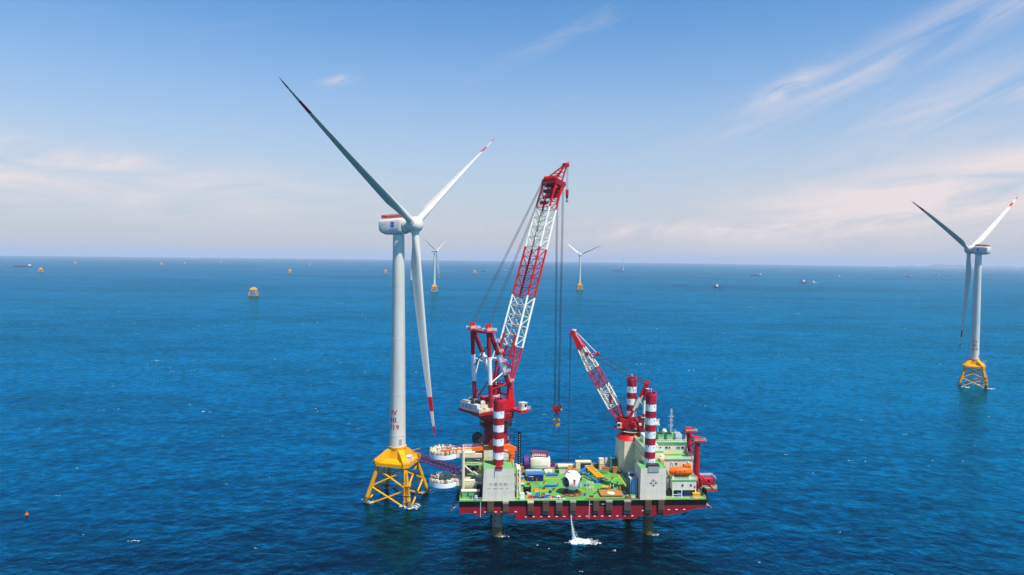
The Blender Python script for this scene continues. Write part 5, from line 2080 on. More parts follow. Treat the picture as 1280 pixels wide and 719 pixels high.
for a in (R_(-90 - 56), R_(-90 + 64), R_(-90 + 184)):
    dv = Vector((math.cos(a), math.sin(a), 0))
    m = MB()
    m.tube(HC + dv * 2.2, HC + dv * 3.2, 2.08, WHITE, 32, 2.0, cap=False)
    so = T.part('socket_flange', m)
    m = MB()
    e1 = Vector((-dv.y, dv.x, 0)); e2 = Vector((0, 0, 1))
    def rg(r, off):
        return [HC + dv * off + e1 * (r * math.cos(2 * math.pi * i / 32)) + e2 * (r * math.sin(2 * math.pi * i / 32)) for i in range(32)]
    m.loft([rg(2.0, 3.2), rg(1.72, 3.21), rg(1.62, 2.2)], GREY, smooth=False, caps=False)
    m.add(rg(1.63, 2.2), [tuple(range(32))], DARK)
    m.tube(HC + dv * 2.21 + e1 * .3, HC + dv * 2.7 + e1 * .3, .75, RUST, 14)
    m.box(tuple(HC + dv * 2.5 + Vector((-.35, -.35, -1.4))), tuple(HC + dv * 2.5 + Vector((.35, .35, -.4))), NAVY)
    T.part('blade_bearing', m, so)
m = MB()
m.cbox((HC.x + .3, HC.y - 3.38, HC.z + .35), (.75, .3, 2.6), IVORY)
m.cbox((HC.x + .3, HC.y - 3.54, HC.z + .1), (.5, .06, 1.2), ORANGE)
m.cbox((HC.x + .3, HC.y - 3.54, HC.z + 1.1), (.5, .06, .7), DARK)
T.part('hatch', m)
T = Thing('transport_stand', 'rust brown octagonal transport stand under the white rotor hub', 'stand', (-0.45, 7.2, DECK))
m = MB()
m.lathe([(3.9, 14.02), (3.9, 14.35), (2.0, 14.5), (1.75, 14.6), (1.75, 15.55)], RUST, 8, (HC.x, HC.y, 0), smooth=False)
T.part('base_frame', m)
m = MB()
for i in range(8):
    a = i * math.pi / 4 + .2
    m.tube((HC.x + 3.5 * math.cos(a), HC.y + 3.5 * math.sin(a), 14.3), (HC.x + 1.7 * math.cos(a), HC.y + 1.7 * math.sin(a), 15.4), .22, DARK, 6)
T.part('strut', m)

# ------------------------------------------------------------------ nacelle waiting at the rear edge
T = Thing('nacelle', 'cream turbine nacelle with maroon top railing lying at the rear deck edge', 'nacelle', (-9.5, 37.5, DECK))
m = MB()
def nsec(x, w, h, z0, p=5.0):
    r = []
    for i in range(24):
        a = 2 * math.pi * i / 24
        cx, sx = math.cos(a), math.sin(a)
        r.append(Vector((x, 37.2 + w / 2 * math.copysign(abs(cx) ** (2 / p), cx), z0 + h / 2 + h / 2 * math.copysign(abs(sx) ** (2 / p), sx))))
    return r
m.loft([nsec(-13.4, 4.4, 4.4, 14.7), nsec(-13.0, 5.2, 5.0, 14.4), nsec(-11, 5.6, 5.4, 14.3), nsec(-6.5, 5.4, 5.1, 14.3), nsec(-5.6, 4.6, 4.6, 14.5), nsec(-5.3, 3.8, 3.9, 14.8)], paint('nacelle_ivory', (.74, .69, .60), .4, .1, (.4, .3, .2)))
nb_ = T.part('shell', m)
m = MB()
m.rail([(-12.8, 34.9, 19.5), (-6.2, 34.9, 19.3), (-6.2, 39.4, 19.3), (-12.8, 39.4, 19.5), (-12.8, 34.9, 19.5)], MAROON, 1.4, .8, .12, 3)
T.part('railing', m)
m = MB()
for k in range(6):
    m.cbox((-12.2 + k * 1.1, 34.36, 16.1), (.55, .06, .45), LGREY)
T.part('marking', m, nb_)
m = MB()
m.box((-13, 34.8, DECK), (-5.8, 35.4, 14.35), RUST)
m.box((-13, 39.0, DECK), (-5.8, 39.6, 14.35), RUST)
T.part('cradle', m)
T = Thing('generator', 'purple wrapped round generator drum beside the cream nacelle on the rear deck', 'generator', (-15.2, 37.2, DECK))
m = MB()
m.tube((-15.9, 37.2, 16.9), (-14.1, 37.2, 16.9), 2.6, PURPLE, 28)
m.tube((-16.3, 37.2, 16.9), (-15.9, 37.2, 16.9), 1.6, NAVY, 24)
T.part('wrapping', m)
m = MB()
for x in (-15.8, -14.3):
    m.box((x, 35.2, DECK), (x + .3, 39.2, 15.2), RUST)
T.part('cradle', m)


# ------------------------------------------------------------------ deck cargo
def container(label, x0, y0, z0, sx, sy, sz, body, roof, doors=None, mark=None, name='container'):
    t = Thing(name, label, 'container', (x0 + sx / 2, y0 + sy / 2, z0))
    m = MB()
    m.box((x0, y0, z0 + .12), (x0 + sx, y0 + sy, z0 + sz - .06), body)
    n = int(sx / .32)
    for k in range(n):
        x = x0 + .15 + k * (sx - .3) / n
        m.box((x, y0 - .04, z0 + .25), (x + .16, y0 - .003, z0 + sz - .25), body)
    n = int(sy / .32)
    for k in range(n):
        y = y0 + .15 + k * (sy - .3) / n
        m.box((x0 + sx + .003, y, z0 + .25), (x0 + sx + .04, y + .16, z0 + sz - .25), body)
        m.box((x0 - .04, y, z0 + .25), (x0 - .003, y + .16, z0 + sz - .25), body)
    t.part('body', m)
    m = MB()
    m.box((x0 - .03, y0 - .06, z0 + sz - .057), (x0 + sx + .03, y0 + sy + .03, z0 + sz + .05), roof)
    for xx in (x0, x0 + sx - .12):
        m.box((xx - .03, y0 - .07, z0), (xx + .15, y0 + .05, z0 + sz - .06), roof if roof is not LBLUE else body)
    t.part('frame', m)
    if doors:
        m = MB()
        m.box((x0 + sx * doors[0], y0 - .1, z0 + .3), (x0 + sx * doors[1], y0 - .045, z0 + sz - .35), doors[2])
        t.part('door', m)
    if mark:
        m = MB()
        m.box((x0 + .5, y0 - .09, z0 + sz * .68), (x0 + 2.2, y0 - .046, z0 + sz * .76), mark)
        t.part('marking', m)
    return t


container('dark navy container with a white dash on its side, the nearer of two blue ones', -15.6, 21.4, DECK, 6.1, 2.44, 2.6, NAVY, BLUE, None, BAND)
container('light blue roofed container directly behind the dark navy container', -15.9, 24.6, DECK, 6.3, 2.44, 2.9, LBLUE, LBLUE, (.1, .9, GREY))
container('cream container with dark navy open side at the rear deck edge', 5.4, 36.2, DECK, 6.3, 3.0, 2.9, CREAM, IVORY, (.28, .97, NAVY))
container('teal rack container, foremost of two leaning on the dark side of the starred housing', 20.2, 3.6, DECK, 2.3, 3.2, 6.4, TEAL, LGREY, (.2, .8, LBLUE), None, 'gas_rack')
container('teal and black tall container behind the foremost teal rack by the starred housing', 20.6, 8.4, DECK, 2.2, 3.6, 7.0, TEAL, LGREY, (.2, .8, GLASS), None, 'gas_rack')
container('dark teal glazed container standing before the cream octagonal pedestal', 18.8, 33.5, DECK, 2.6, 2.6, 5.4, TEAL, TEAL, (.3, .9, GLASS))

T = Thing('tank', 'pale cream box tank with overhanging lid standing at the rear deck centre', 'tank', (-0.6, 32, DECK))
m = MB()
m.loft([[Vector((-2.1, 31, DECK)), Vector((.8, 31, DECK)), Vector((.8, 33.6, DECK)), Vector((-2.1, 33.6, DECK))], [Vector((-2.3, 30.8, 16.6)), Vector((1.0, 30.8, 16.6)), Vector((1.0, 33.8, 16.6)), Vector((-2.3, 33.8, 16.6))]], CREAM, smooth=False)
T.part('body', m)
m = MB()
m.box((-2.6, 30.5, 16.603), (1.3, 34.1, 17.0), IVORY)
T.part('lid', m)

# yellow ladder frame on blue legs
T = Thing('blade_yoke', 'yellow ladder-like lifting frame lying tilted on blue trestles right of the hub', 'lifting frame', (11, 25, DECK))
m = MB()
p0, p1 = Vector((7.9, 29.0, 17.6)), Vector((11.9, 21.3, 14.9))
sx_ = Vector((1, 0.15, 0))
for e in (0, 2.4):
    m.tube(p0 + sx_ * e, p1 + sx_ * e, .30, YELLOW, 6)
for k in range(8):
    p = p0.lerp(p1, k / 7)
    m.tube(p, p + sx_ * 2.4, .20, YELLOW, 6)
    if k < 7:
        q = p0.lerp(p1, (k + 1) / 7)
        m.tube(p, q + sx_ * 2.4, .12, YELLOW, 5)
T.part('ladder_frame', m)
m = MB()
for y in (28.6, 22.0):
    for e in (-.6, 3.0):
        m.tube((9.6 + (28.6 - y) * .5 + e, y, DECK), (8.4 + (28.6 - y) * .52 + e * .7, y, 17.0 - (28.6 - y) * .3), .3, BLUE, 7)
m.tube((5.2, 27.0, 15.2), (8.4, 28.6, 17.2), .55, BLUE, 8)
m.tube((5.2, 27.0, 15.2), (4.6, 25.4, 14.3), .5, BLUE, 8)
m.tube((7.4, 26.0, 15.6), (10.0, 20.4, 14.6), .45, BLUE, 8)
m.cbox((11.6, 19.6, 14.6), (3.0, 1.4, 1.0), BLUE, .3)
T.part('trestle', m)

rng = random.Random(33)
for i, (x, y, a, lab) in enumerate(((12.6, 31.6, 4, 'green pipe bundle, upper of two lying on deck before the rear containers'), (13.6, 29.6, 8, 'green pipe bundle, lower of two lying on deck right of the yellow frame'))):
    T = Thing('pipe_bundle', lab, 'pipe bundle', (x, y, DECK))
    for k in range(5):
        m = MB()
        c, s = math.cos(R_(a + k)), math.sin(R_(a + k))
        dy, dz = (k % 3) * .5, .28 + (k // 3) * .45
        m.tube((x - 3.6 * c, y + dy - 3.6 * s, DECK + dz), (x + 3.6 * c, y + dy + 3.6 * s, DECK + dz), .25, DGREEN if k % 2 else GREEN, 8)
        T.part('pipe', m)
for i, (x, y, n, lab) in enumerate(((-7.6, 14.6, 3, 'row of blue steel beams lying flat on deck left of the rotor hub'), (-5.6, 27.8, 4, 'stack of blue steel beams on deck behind the blue containers'), (6.2, 15.3, 2, 'short dark blue beams on deck just right of the rotor hub'))):
    T = Thing('steel_beam_stack', lab, 'steel beams', (x, y, DECK))
    for k in range(n):
        m = MB()
        L_ = 4.6 if i < 2 else 1.8
        yy = y + k * .55
        for dz in (0.02, .46):
            m.box((x - L_ / 2 + k * .2, yy - .2, DECK + dz), (x + L_ / 2 + k * .2, yy + .2, DECK + dz + .08), BLUE)
        m.box((x - L_ / 2 + k * .2, yy - .05, DECK + .1), (x + L_ / 2 + k * .2, yy + .05, DECK + .46), BLUE)
        T.part('beam', m)

# timber and rigging platform with a white disc
T = Thing('timber_platform', 'orange brown timber platform at the near deck edge beside the starred housing', 'platform', (13.6, 5.4, DECK))
m = MB()
for k in range(9):
    y = 3.2 + k * .62
    m.box((9.4, y, 14.35), (17.6 + rng.uniform(-.5, .4), y + .54, 14.75), WOOD)
T.part('planking', m)
m = MB()
for x in (9.9, 13.4, 16.9):
    m.box((x, 3.1, DECK), (x + .4, 8.8, 14.348), RUST)
T.part('bearer', m)
T = Thing('cover_disc', 'white round cover disc lying on the orange brown timber platform', 'cover', (13.4, 5.4, 14.76))
m = MB()
m.lathe([(1.35, 14.76), (1.4, 14.85), (1.3, 15.0), (.25, 15.1), (.2, 15.2)], WHITE, 28, (13.4, 5.0, 0))
T.part('plate', m)
m = MB()
m.tube((13.2, 5.0, 15.15), (13.6, 5.0, 15.15), .12, GREY, 6)
T.part('lifting_eye', m)
T = Thing('work_table', 'orange steel work table with crossed legs on the right of the deck', 'table', (12.6, 11.6, DECK))
m = MB()
m.box((11.2, 10.8, 15.0), (14.0, 12.4, 15.15), YELLOW)
T.part('top', m)
for x in (11.4, 12.6, 13.8):
    m = MB()
    m.tube((x, 10.9, DECK), (x, 12.3, 15.0), .1, ORANGE, 6)
    m.tube((x, 12.3, DECK), (x, 10.9, 15.0), .1, ORANGE, 6)
    m.tube((x - .05, 10.9, 15.1), (x - .05, 10.9, 16.0), .08, YELLOW, 6)
    T.part('leg', m)
T = Thing('test_frame', 'thin white pipe scaffold standing on deck right of the rotor hub', 'scaffold', (6.6, 10.2, DECK))
m = MB()
for x in (5.4, 6.6, 7.8):
    for y in (9.2, 11.2):
        m.tube((x, y, DECK), (x, y, 17.2), .07, CREAM, 5)
for z in (15.4, 17.1):
    for y in (9.2, 11.2):
        m.tube((5.4, y, z), (7.8, y, z), .06, CREAM, 5)
    for x in (5.4, 6.6, 7.8):
        m.tube((x, 9.2, z), (x, 11.2, z), .06, CREAM, 5)
m.tube((5.4, 9.2, DECK), (7.8, 9.2, 17.1), .05, CREAM, 5)
T.part('scaffold_tube', m)

# tilted brown blade root frame behind the hub
T = Thing('shipping_frame', 'tilted brown wooden shipping frame propped behind the rotor hub', 'shipping frame', (1, 27.5, DECK))
m = MB()
m.loft([[Vector((-.6, 27, DECK)), Vector((1.4, 27.3, DECK)), Vector((1.4, 28.3, DECK)), Vector((-.6, 28, DECK))], [Vector((1.0, 29, 16.8)), Vector((2.9, 29.3, 16.8)), Vector((2.9, 30.1, 16.8)), Vector((1.0, 29.8, 16.8))]], WOOD, smooth=False)
T.part('panel', m)
m = MB()
m.tube((1.8, 27.4, DECK), (3.1, 29.4, 16.6), .2, CRED, 6)
m.tube((.4, 26.9, DECK), (1.6, 28.9, 16.6), .14, DRED, 6)
T.part('batten', m)


# crate, bag and gear heaps: small separate goods lying about the deck
def crate(x, y, z, s, col, lab, rz=0.0, name='crate', cat='crate', lidcol=None):
    T = Thing(name, lab, cat, (x, y, z))
    m = MB()
    m.cbox((x, y, z + s[2] / 2), s, col, rz)
    T.part('box', m)
    m = MB()
    m.cbox((x, y, z + s[2] + .05), (s[0] * 1.06, s[1] * 1.06, .09), lidcol or col, rz)
    for k in (-.42, .42):
        m.cbox((x + math.cos(rz) * s[0] * k, y + math.sin(rz) * s[0] * k, z + s[2] / 2), (.12, s[1] * 1.04, s[2] * .98), lidcol or col, rz)
    T.part('lid', m)


CR = [
    (16.0, 36.6, 0, (2.4, 2.0, 2.2), IVORY, 'ivory crate at rear deck right, lower left of the pale crate heap', WOOD),
    (18.6, 37.0, 0, (2.2, 2.0, 2.6), IVORY, 'ivory crate at rear deck right, lower right of the pale crate heap', CREAM),
    (15.8, 36.8, 2.3, (1.9, 1.6, 2.0), CREAM, 'cream crate stacked on top of the lower left ivory crate', CREAM),
    (18.2, 37.0, 2.75, (1.7, 1.5, 1.6), CREAM, 'cream crate stacked on top of the lower right ivory crate', IVORY),
    (17.2, 33.6, 0, (3.2, 1.6, 1.5), WOOD, 'long brown timber crate in front of the pale crate heap', RUST),
    (20.4, 31.6, 0, (2.2, 2.0, 2.2), WOOD, 'square brown timber crate below the dark teal glazed container', RUST),
    (14.2, 38.6, 0, (1.6, 1.4, 1.5), RUST, 'rusty crate between the cream container and the pale crate heap', RUST),
    (3.0, 37.2, 0, (2.0, 1.8, 1.6), YELLOW, 'yellow crate left of the cream container on the rear deck', CREAM),
    (4.0, 34.2, 0, (2.6, 1.2, .9), ORANGE, 'flat orange crate in front of the yellow crate on the rear deck', ORANGE),
    (-3.8, 38.6, 0, (1.6, 1.4, 1.8), PURPLE, 'purple covered crate at the rear edge right of the cream nacelle', DARK),
    (-5.4, 34.0, 0, (3.4, 1.4, 1.3), CREAM, 'long cream crate on deck behind the white sacks', WOOD),
    (-17.4, 33.6, 0, (2.0, 1.8, 1.8), WOOD, 'brown crate left of the purple generator near the black mast', ORANGE),
    (-18.2, 30.4, 0, (1.4, 1.4, 1.3), DARK, 'dark crate at the foot of the black ladder mast', DARK),
    (-18.0, 24.0, 0, (2.0, 1.2, 1.1), BLUE, 'bright blue crate left of the light blue roofed container', LBLUE),
    (-17.6, 19.8, 0, (1.8, 1.3, .9), IVORY, 'pale crate on deck left of the dark navy container', WOOD),
    (-18.2, 15.8, 0, (1.5, 1.2, .9), BLUE, 'blue crate on deck left of the standing worker pair', IVORY),
    (-13.4, 9.8, 0, (1.5, 1.0, .9), IVORY, 'ivory crate on the yellow deck line left of centre', ORANGE),
    (-19.2, 1.5, 0, (1.5, 1.4, 2.2), WHITE, 'white locker at the deck edge right of the named leg housing', WHITE),
    (19.2, 12.6, 0, (1.6, 1.2, 1.3), WOOD, 'brown crate beside the tall teal container at the deck right', YELLOW),
    (20.8, 1.8, 0, (1.7, 1.2, 1.1), CREAM, 'cream crate at the near deck edge left of the starred housing', LGREEN),
    (18.8, 1.9, 0, (1.1, 1.2, 1.0), RUST, 'rusty small crate at the near edge between timber platform and starred housing', WOOD),
    (43.8, 1.6, 0, (2.6, 1.6, 1.7), YELLOW, 'yellow chain locker box at the right end of the near deck edge', YELLOW),
    (-7.9, 1.4, 0, (1.1, .9, .9), GREY, 'grey crate at the near edge left of the hub stand', PURPLE),
    (-6.3, 1.3, 0, (1.0, .9, 1.1), PURPLE, 'purple crate at the near edge left of the hub stand', WHITE),
]
for x, y, z, s, col, lab, lc in CR:
    crate(x, y, DECK + z, s, col, lab, rng.uniform(-.12, .12), lidcol=lc)
for k, (x, y, lab) in enumerate(((-7.6, 30.6, 'white sack, left one of the pair behind the blue containers'), (-6.0, 31.0, 'white sack, right one of the pair behind the blue containers'))):
    T = Thing('bulk_sack', lab, 'sack', (x, y, DECK), 'white sacks on deck')
    m = MB()
    m.lathe([(.6, DECK), (.85, DECK + .3), (.9, DECK + 1.0), (.75, DECK + 1.5), (.3, DECK + 1.75)], WHITE, 12, (x, y, 0))
    T.part('bag', m)
    m = MB()
    m.tube((x - .4, y, DECK + 1.5), (x, y, DECK + 2.1), .06, LBLUE, 5)
    m.tube((x + .4, y, DECK + 1.5), (x, y, DECK + 2.1), .06, LBLUE, 5)
    T.part('lifting_loop', m)

# loose gear along the near edge: cylinders, coils and bags in mixed colours
GEAR = [(-17.0, 2.2, YELLOW, 'yellow'), (-16.2, 1.5, RED, 'red'), (-15.4, 2.6, ORANGE, 'orange'), (-14.6, 1.6, PURPLE, 'purple'), (-13.9, 3.2, BLUE, 'bright blue'), (-12.8, 1.5, NAVY, 'navy'),
        (-11.7, 2.2, PURPLE, 'violet'), (-10.6, 1.4, BLUE, 'blue'), (-9.6, 3.4, LBLUE, 'light blue'), (-8.9, 1.6, YELLOW, 'golden'), (-13.2, 4.8, BLUE, 'deep blue'), (-11.2, 5.4, YELLOW, 'mustard'),
        (-9.8, 4.6, LBLUE, 'sky blue'), (-16.4, 4.4, WHITE, 'white'), (-4.2, 1.5, WHITE, 'small white')]
for k, (x, y, col, nm) in enumerate(GEAR):
    if k % 3 == 0:
        T = Thing('hose_coil', nm + ' hose coil in the colourful gear row at the near deck edge', 'hose coil', (x, y, DECK))
        m = MB()
        for j in range(4):
            pts = [Vector((x + .55 * math.cos(i * math.pi / 6), y + .55 * math.sin(i * math.pi / 6), DECK + .12 + j * .2)) for i in range(13)]
            m.path(pts, .12, col, 6)
        T.part('coil', m)
        m = MB()
        m.tube((x + .5, y, DECK + .8), (x + 1.0, y - .2, DECK + .15), .1, DARK, 6)
        T.part('coupling', m)
    elif k % 3 == 1:
        T = Thing('gas_cylinder_rack', nm + ' gas cylinder rack in the gear row at the near deck edge', 'gas cylinders', (x, y, DECK))
        for j in range(3):
            m = MB()
            m.lathe([(.2, DECK + .05), (.22, DECK + .1), (.22, DECK + 1.2), (.1, DECK + 1.42), (.08, DECK + 1.55)], col, 10, (x + (j - 1) * .5, y, 0))
            T.part('cylinder', m)
        m = MB()
        m.box((x - .85, y - .3, DECK + .003), (x + .85, y + .3, DECK + .05), GREY)
        m.tube((x - .85, y - .26, DECK + .8), (x + .85, y - .26, DECK + .8), .05, GREY, 5)
        T.part('rack', m)
    else:
        crate(x, y, DECK, (1.1, .8, .7), col, nm + ' tool chest in the gear row at the near deck edge', rng.uniform(-.5, .5), 'tool_chest', 'tool chest', DARK)
T = Thing('deck_winch', 'black deck winch with drum and frame right of the named leg housing', 'winch', (-16.8, 6.8, DECK))
m = MB()
m.tube((-17.9, 7.4, 15.5), (-16.0, 7.4, 15.5), .95, BLACK, 16)
T.part('drum', m)
m = MB()
m.box((-18.2, 6.4, DECK), (-15.8, 8.6, 14.4), DARK)
m.box((-18.3, 6.6, 14.4), (-17.9, 8.2, 16.8), BLACK)
m.box((-16.0, 6.6, 14.4), (-15.6, 8.2, 16.8), BLACK)
m.box((-17.4, 6.5, 14.7), (-16.4, 6.9, 15.1), CREAM)
T.part('frame', m)
T = Thing('pipe_rack', 'cream pipe rack ladder standing against the right side of the named housing', 'pipe rack', (-20.3, 5, DECK))
m = MB()
for x in (-20.9, -19.7):
    for y in (3.0, 6.0, 9.0):
        m.tube((x, y, DECK), (x, y, 24.4), .16, CREAM, 6)
for z in (16.5, 19.0, 21.5, 24.2):
    m.box((-21.0, 2.9, z), (-19.6, 9.1, z + .14), IVORY)
T.part('frame', m)
for k, (z, c) in enumerate(((17.2, TEAL), (19.6, WOOD), (22.0, DARK))):
    m = MB()
    m.tube((-20.6, 3.2, z), (-20.6, 8.6, z), .45, c, 10)
    T.part('pipe', m)


# pipework, drums and spares that crowd the edges of the deck
PIPES = [((-20.4, 39.6, 14.3), (4.0, 39.6, 14.3), .22, GREY, 'long grey fire main pipe along the rear deck edge'),
         ((-20.2, .9, 14.25), (-3.8, .9, 14.25), .14, CREAM, 'thin cream pipe along the near deck edge left of the hub'),
         ((3.2, .9, 14.25), (22.4, .9, 14.25), .14, RUST, 'thin rusty pipe along the near deck edge right of the hub'),
         ((22.4, 12.5, 14.3), (22.4, 31.5, 14.3), .2, CREAM, 'cream pipe running back along the foot of the long side house'),
         ((-20.6, 11.0, 14.3), (-20.6, 29.0, 14.3), .2, GREY, 'grey pipe running back along the left edge of the open deck')]
for a_, b_, r_, c_, lab in PIPES:
    T = Thing('deck_pipe', lab, 'pipe', a_)
    m = MB()
    m.tube(a_, b_, r_, c_, 8)
    T.part('pipe', m)
    L_ = (Vector(b_) - Vector(a_)).length
    for k in range(int(L_ / 4) + 1):
        p = Vector(a_).lerp(Vector(b_), (k + .3) / (int(L_ / 4) + 1))
        m = MB()
        m.box((p.x - r_ * 1.3, p.y - r_ * 1.3, DECK + .002), (p.x + r_ * 1.3, p.y + r_ * 1.3, p.z), DARK)
        T.part('saddle', m)
DR = [(-16.6, 29.0, BLUE, 'blue'), (-15.4, 29.2, RED, 'red'), (-14.2, 31.0, YELLOW, 'yellow'), (-2.6, 36.6, ORANGE, 'orange'), (1.0, 36.4, PURPLE, 'purple'), (9.2, 33.2, WHITE, 'white'), (22.0, 30.0, NAVY, 'navy'), (15.2, 12.4, CREAM, 'cream'), (17.2, 9.6, YELLOW, 'mustard'), (-19.4, 12.6, RUST, 'rusty'), (-38.6, 20, LBLUE, 'pale blue')]
WH = ['behind the light blue roofed container'] * 3 + ['at the rear deck edge near the cream box tank'] * 2 + ['in front of the cream container', 'by the octagonal pedestal', 'near the orange work table', 'behind the timber platform', 'by the black deck winch', 'under the pile guide tower']
for (x, y, c_, nm), wh in zip(DR, WH):
    T = Thing('cable_drum', nm + ' cable drum standing ' + wh, 'cable drum', (x, y, DECK))
    m = MB()
    m.tube((x - .5, y, 14.85), (x + .5, y, 14.85), .55, DARK, 14)
    T.part('cable', m)
    for dx in (-.6, .5):
        m = MB()
        m.tube((x + dx, y, 14.85), (x + dx + .12, y, 14.85), .84, c_, 18)
        T.part('flange', m)

# small loose kit on the open deck
KIT = [(-15.6, 17.2, 'toolbox', RED, 'red tool box on the open deck near the two workers'), (-9.2, 18.6, 'toolbox', YELLOW, 'yellow tool box between the two workers and the blue beams'), (-10.2, 12.2, 'toolbox', ORANGE, 'orange tool box just behind the walking worker in white'),
       (1.8, 13.2, 'toolbox', BLUE, 'blue tool box on deck close behind the rotor hub'), (4.2, 17.8, 'toolbox', WOOD, 'brown tool box between the hub and the yellow lifting frame'), (15.6, 17.6, 'toolbox', WHITE, 'white tool box on the empty deck right of the lifting frame'),
       (17.8, 23.4, 'toolbox', YELLOW, 'yellow tool box on the rear right of the open deck'), (-2.0, 22.6, 'toolbox', WHITE, 'white tool box on the deck line behind the hub'), (9.6, 9.0, 'toolbox', RED, 'red tool box between scaffold and timber platform'),
       (-8.4, 8.2, 'toolbox', DARK, 'black tool box on deck left of the hub stand'), (-6.8, 10.6, 'toolbox', WOOD, 'brown tool box near the near yellow deck line left of the hub'), (3.9, 5.2, 'toolbox', BLUE, 'blue tool box right of the hub stand'),
       (6.0, 3.0, 'toolbox', ORANGE, 'orange tool box at the near edge between hub stand and timber platform'), (7.8, 5.6, 'toolbox', CREAM, 'cream tool box at the left end of the timber platform'), (19.4, 8.0, 'toolbox', WHITE, 'white tool box beside the foremost teal rack')]
for x, y, nm, c_, lab in KIT:
    T = Thing('tool_box', lab, 'tool box', (x, y, DECK))
    a = rng.uniform(0, 3)
    w_, d_, h_ = rng.uniform(.8, 1.5), rng.uniform(.5, .9), rng.uniform(.5, .9)
    m = MB()
    m.cbox((x, y, DECK + h_ / 2), (w_, d_, h_), c_, a)
    T.part('case', m)
    m = MB()
    m.cbox((x, y, DECK + h_ + .06), (w_ * 1.05, d_ * 1.05, .12), DARK, a)
    m.tube((x - .2, y, DECK + h_ + .12), (x + .2, y, DECK + h_ + .28), .05, GREY, 5)
    T.part('lid', m)

# ------------------------------------------------------------------ people on deck
def make_person(x, y, z, face, pose, top, legs, helmet, label):
    """one continuous skinned body, standing about 1.75 m"""
    T = Thing('person', label, 'person', (x, y, z))
    c, s = math.cos(face), math.sin(face)
    st = .14 if pose == 'walk' else .03
    J = {'pel': (0, 0, .95), 'chest': (0.02, 0, 1.30), 'neck': (.03, 0, 1.50), 'head': (.05, 0, 1.66),
         'lh': (0, .10, .90), 'lk': (.06 + st, .11, .50), 'la': (st, .12, .08), 'lt': (st + .16, .12, .05),
         'rh': (0, -.10, .90), 'rk': (.05 - st * .5, -.11, .50), 'ra': (-st, -.12, .08), 'rt': (-st + .16, -.12, .05),
         'ls': (.02, .20, 1.43), 'le': (0, .27, 1.14), 'lw': (.14, .26, .92), 'rs': (.02, -.20, 1.43), 're': (0, -.27, 1.14), 'rw': (.14, -.26, .92)}
    if pose == 'reach':
        J['le'], J['lw'], J['re'], J['rw'] = (.22, .24, 1.25), (.46, .16, 1.32), (.22, -.24, 1.25), (.46, -.14, 1.30)
    Rr = {'pel': .15, 'chest': .17, 'neck': .06, 'head': .105, 'lh': .10, 'rh': .10, 'lk': .072, 'rk': .072, 'la': .055, 'ra': .055, 'lt': .045, 'rt': .045,
          'ls': .075, 'rs': .075, 'le': .052, 're': .052, 'lw': .04, 'rw': .04}
    E = [('pel', 'chest'), ('chest', 'neck'), ('neck', 'head'), ('pel', 'lh'), ('lh', 'lk'), ('lk', 'la'), ('la', 'lt'), ('pel', 'rh'), ('rh', 'rk'), ('rk', 'ra'), ('ra', 'rt'),
         ('chest', 'ls'), ('ls', 'le'), ('le', 'lw'), ('chest', 'rs'), ('rs', 're'), ('re', 'rw')]
    ks = list(J)
    me = bpy.data.meshes.new('person_body')
    me.from_pydata([(J[k][0] * c - J[k][1] * s, J[k][0] * s + J[k][1] * c, J[k][2]) for k in ks], [(ks.index(a), ks.index(b)) for a, b in E], [])
    o = bpy.data.objects.new('person_body', me)
    COL.objects.link(o)
    md = o.modifiers.new('skin', 'SKIN')
    sv = me.skin_vertices[0].data
    for i, k in enumerate(ks):
        sv[i].radius = (Rr[k], Rr[k])
        sv[i].use_root = (k == 'pel')
    o.modifiers.new('sub', 'SUBSURF').levels = 1
    dg = bpy.context.evaluated_depsgraph_get()
    m2 = bpy.data.meshes.new_from_object(o.evaluated_get(dg))
    bpy.data.objects.remove(o)
    m2.materials.clear()
    for mt in (legs, top, SKIN):
        m2.materials.append(mt)
    for p in m2.polygons:
        zc = p.center.z
        r = math.hypot(p.center.x, p.center.y)
        p.material_index = 2 if zc > 1.50 else (1 if zc > .93 else 0)
        p.use_smooth = True
    b = bpy.data.objects.new('body', m2)
    COL.objects.link(b)
    b.parent = T.o
    m = MB()
    hx, hy = .05 * c, .05 * s
    m.lathe([(.165, 1.70), (.135, 1.71), (.13, 1.78), (.09, 1.84), (.02, 1.87)], helmet, 14, (x + hx, y + hy, z))
    T.part('helmet', m)


PPL = [(-13.9, 20.1, 0.4, 'stand', CLOTH_O, CLOTH_B, YELLOW, 'worker in orange top standing before the dark navy container, left of a pair'),
       (-12.3, 19.4, 2.7, 'walk', CLOTH_O, CLOTH_O, RED, 'worker in all orange with red helmet facing the other of the pair'),
       (-4.6, 15.4, 1.0, 'reach', CLOTH_O, CLOTH_B, ORANGE, 'worker reaching out beside the rotor hub left socket'),
       (18.0, 15.6, 2.0, 'walk', CLOTH_B, CLOTH_B, WHITE, 'worker in blue with white helmet walking near the right deck house'),
       (-4.9, 1.2, -1.2, 'stand', CLOTH_O, CLOTH_B, RED, 'worker with red helmet standing at the near edge left of the hub stand'),
       (6.9, 14.2, 3.0, 'stand', CLOTH_B, CLOTH_B, BAND, 'worker in blue standing right of the rotor hub near the scaffold'),
       (-11.4, 13.4, 0.2, 'walk', WHITE, CLOTH_B, WHITE, 'worker in white top walking across the open green deck left of the hub')]
for x, y, a, ps, tp, lg, hl, lab in PPL:
    make_person(x, y, DECK + .015, a, ps, tp, lg, hl, lab)

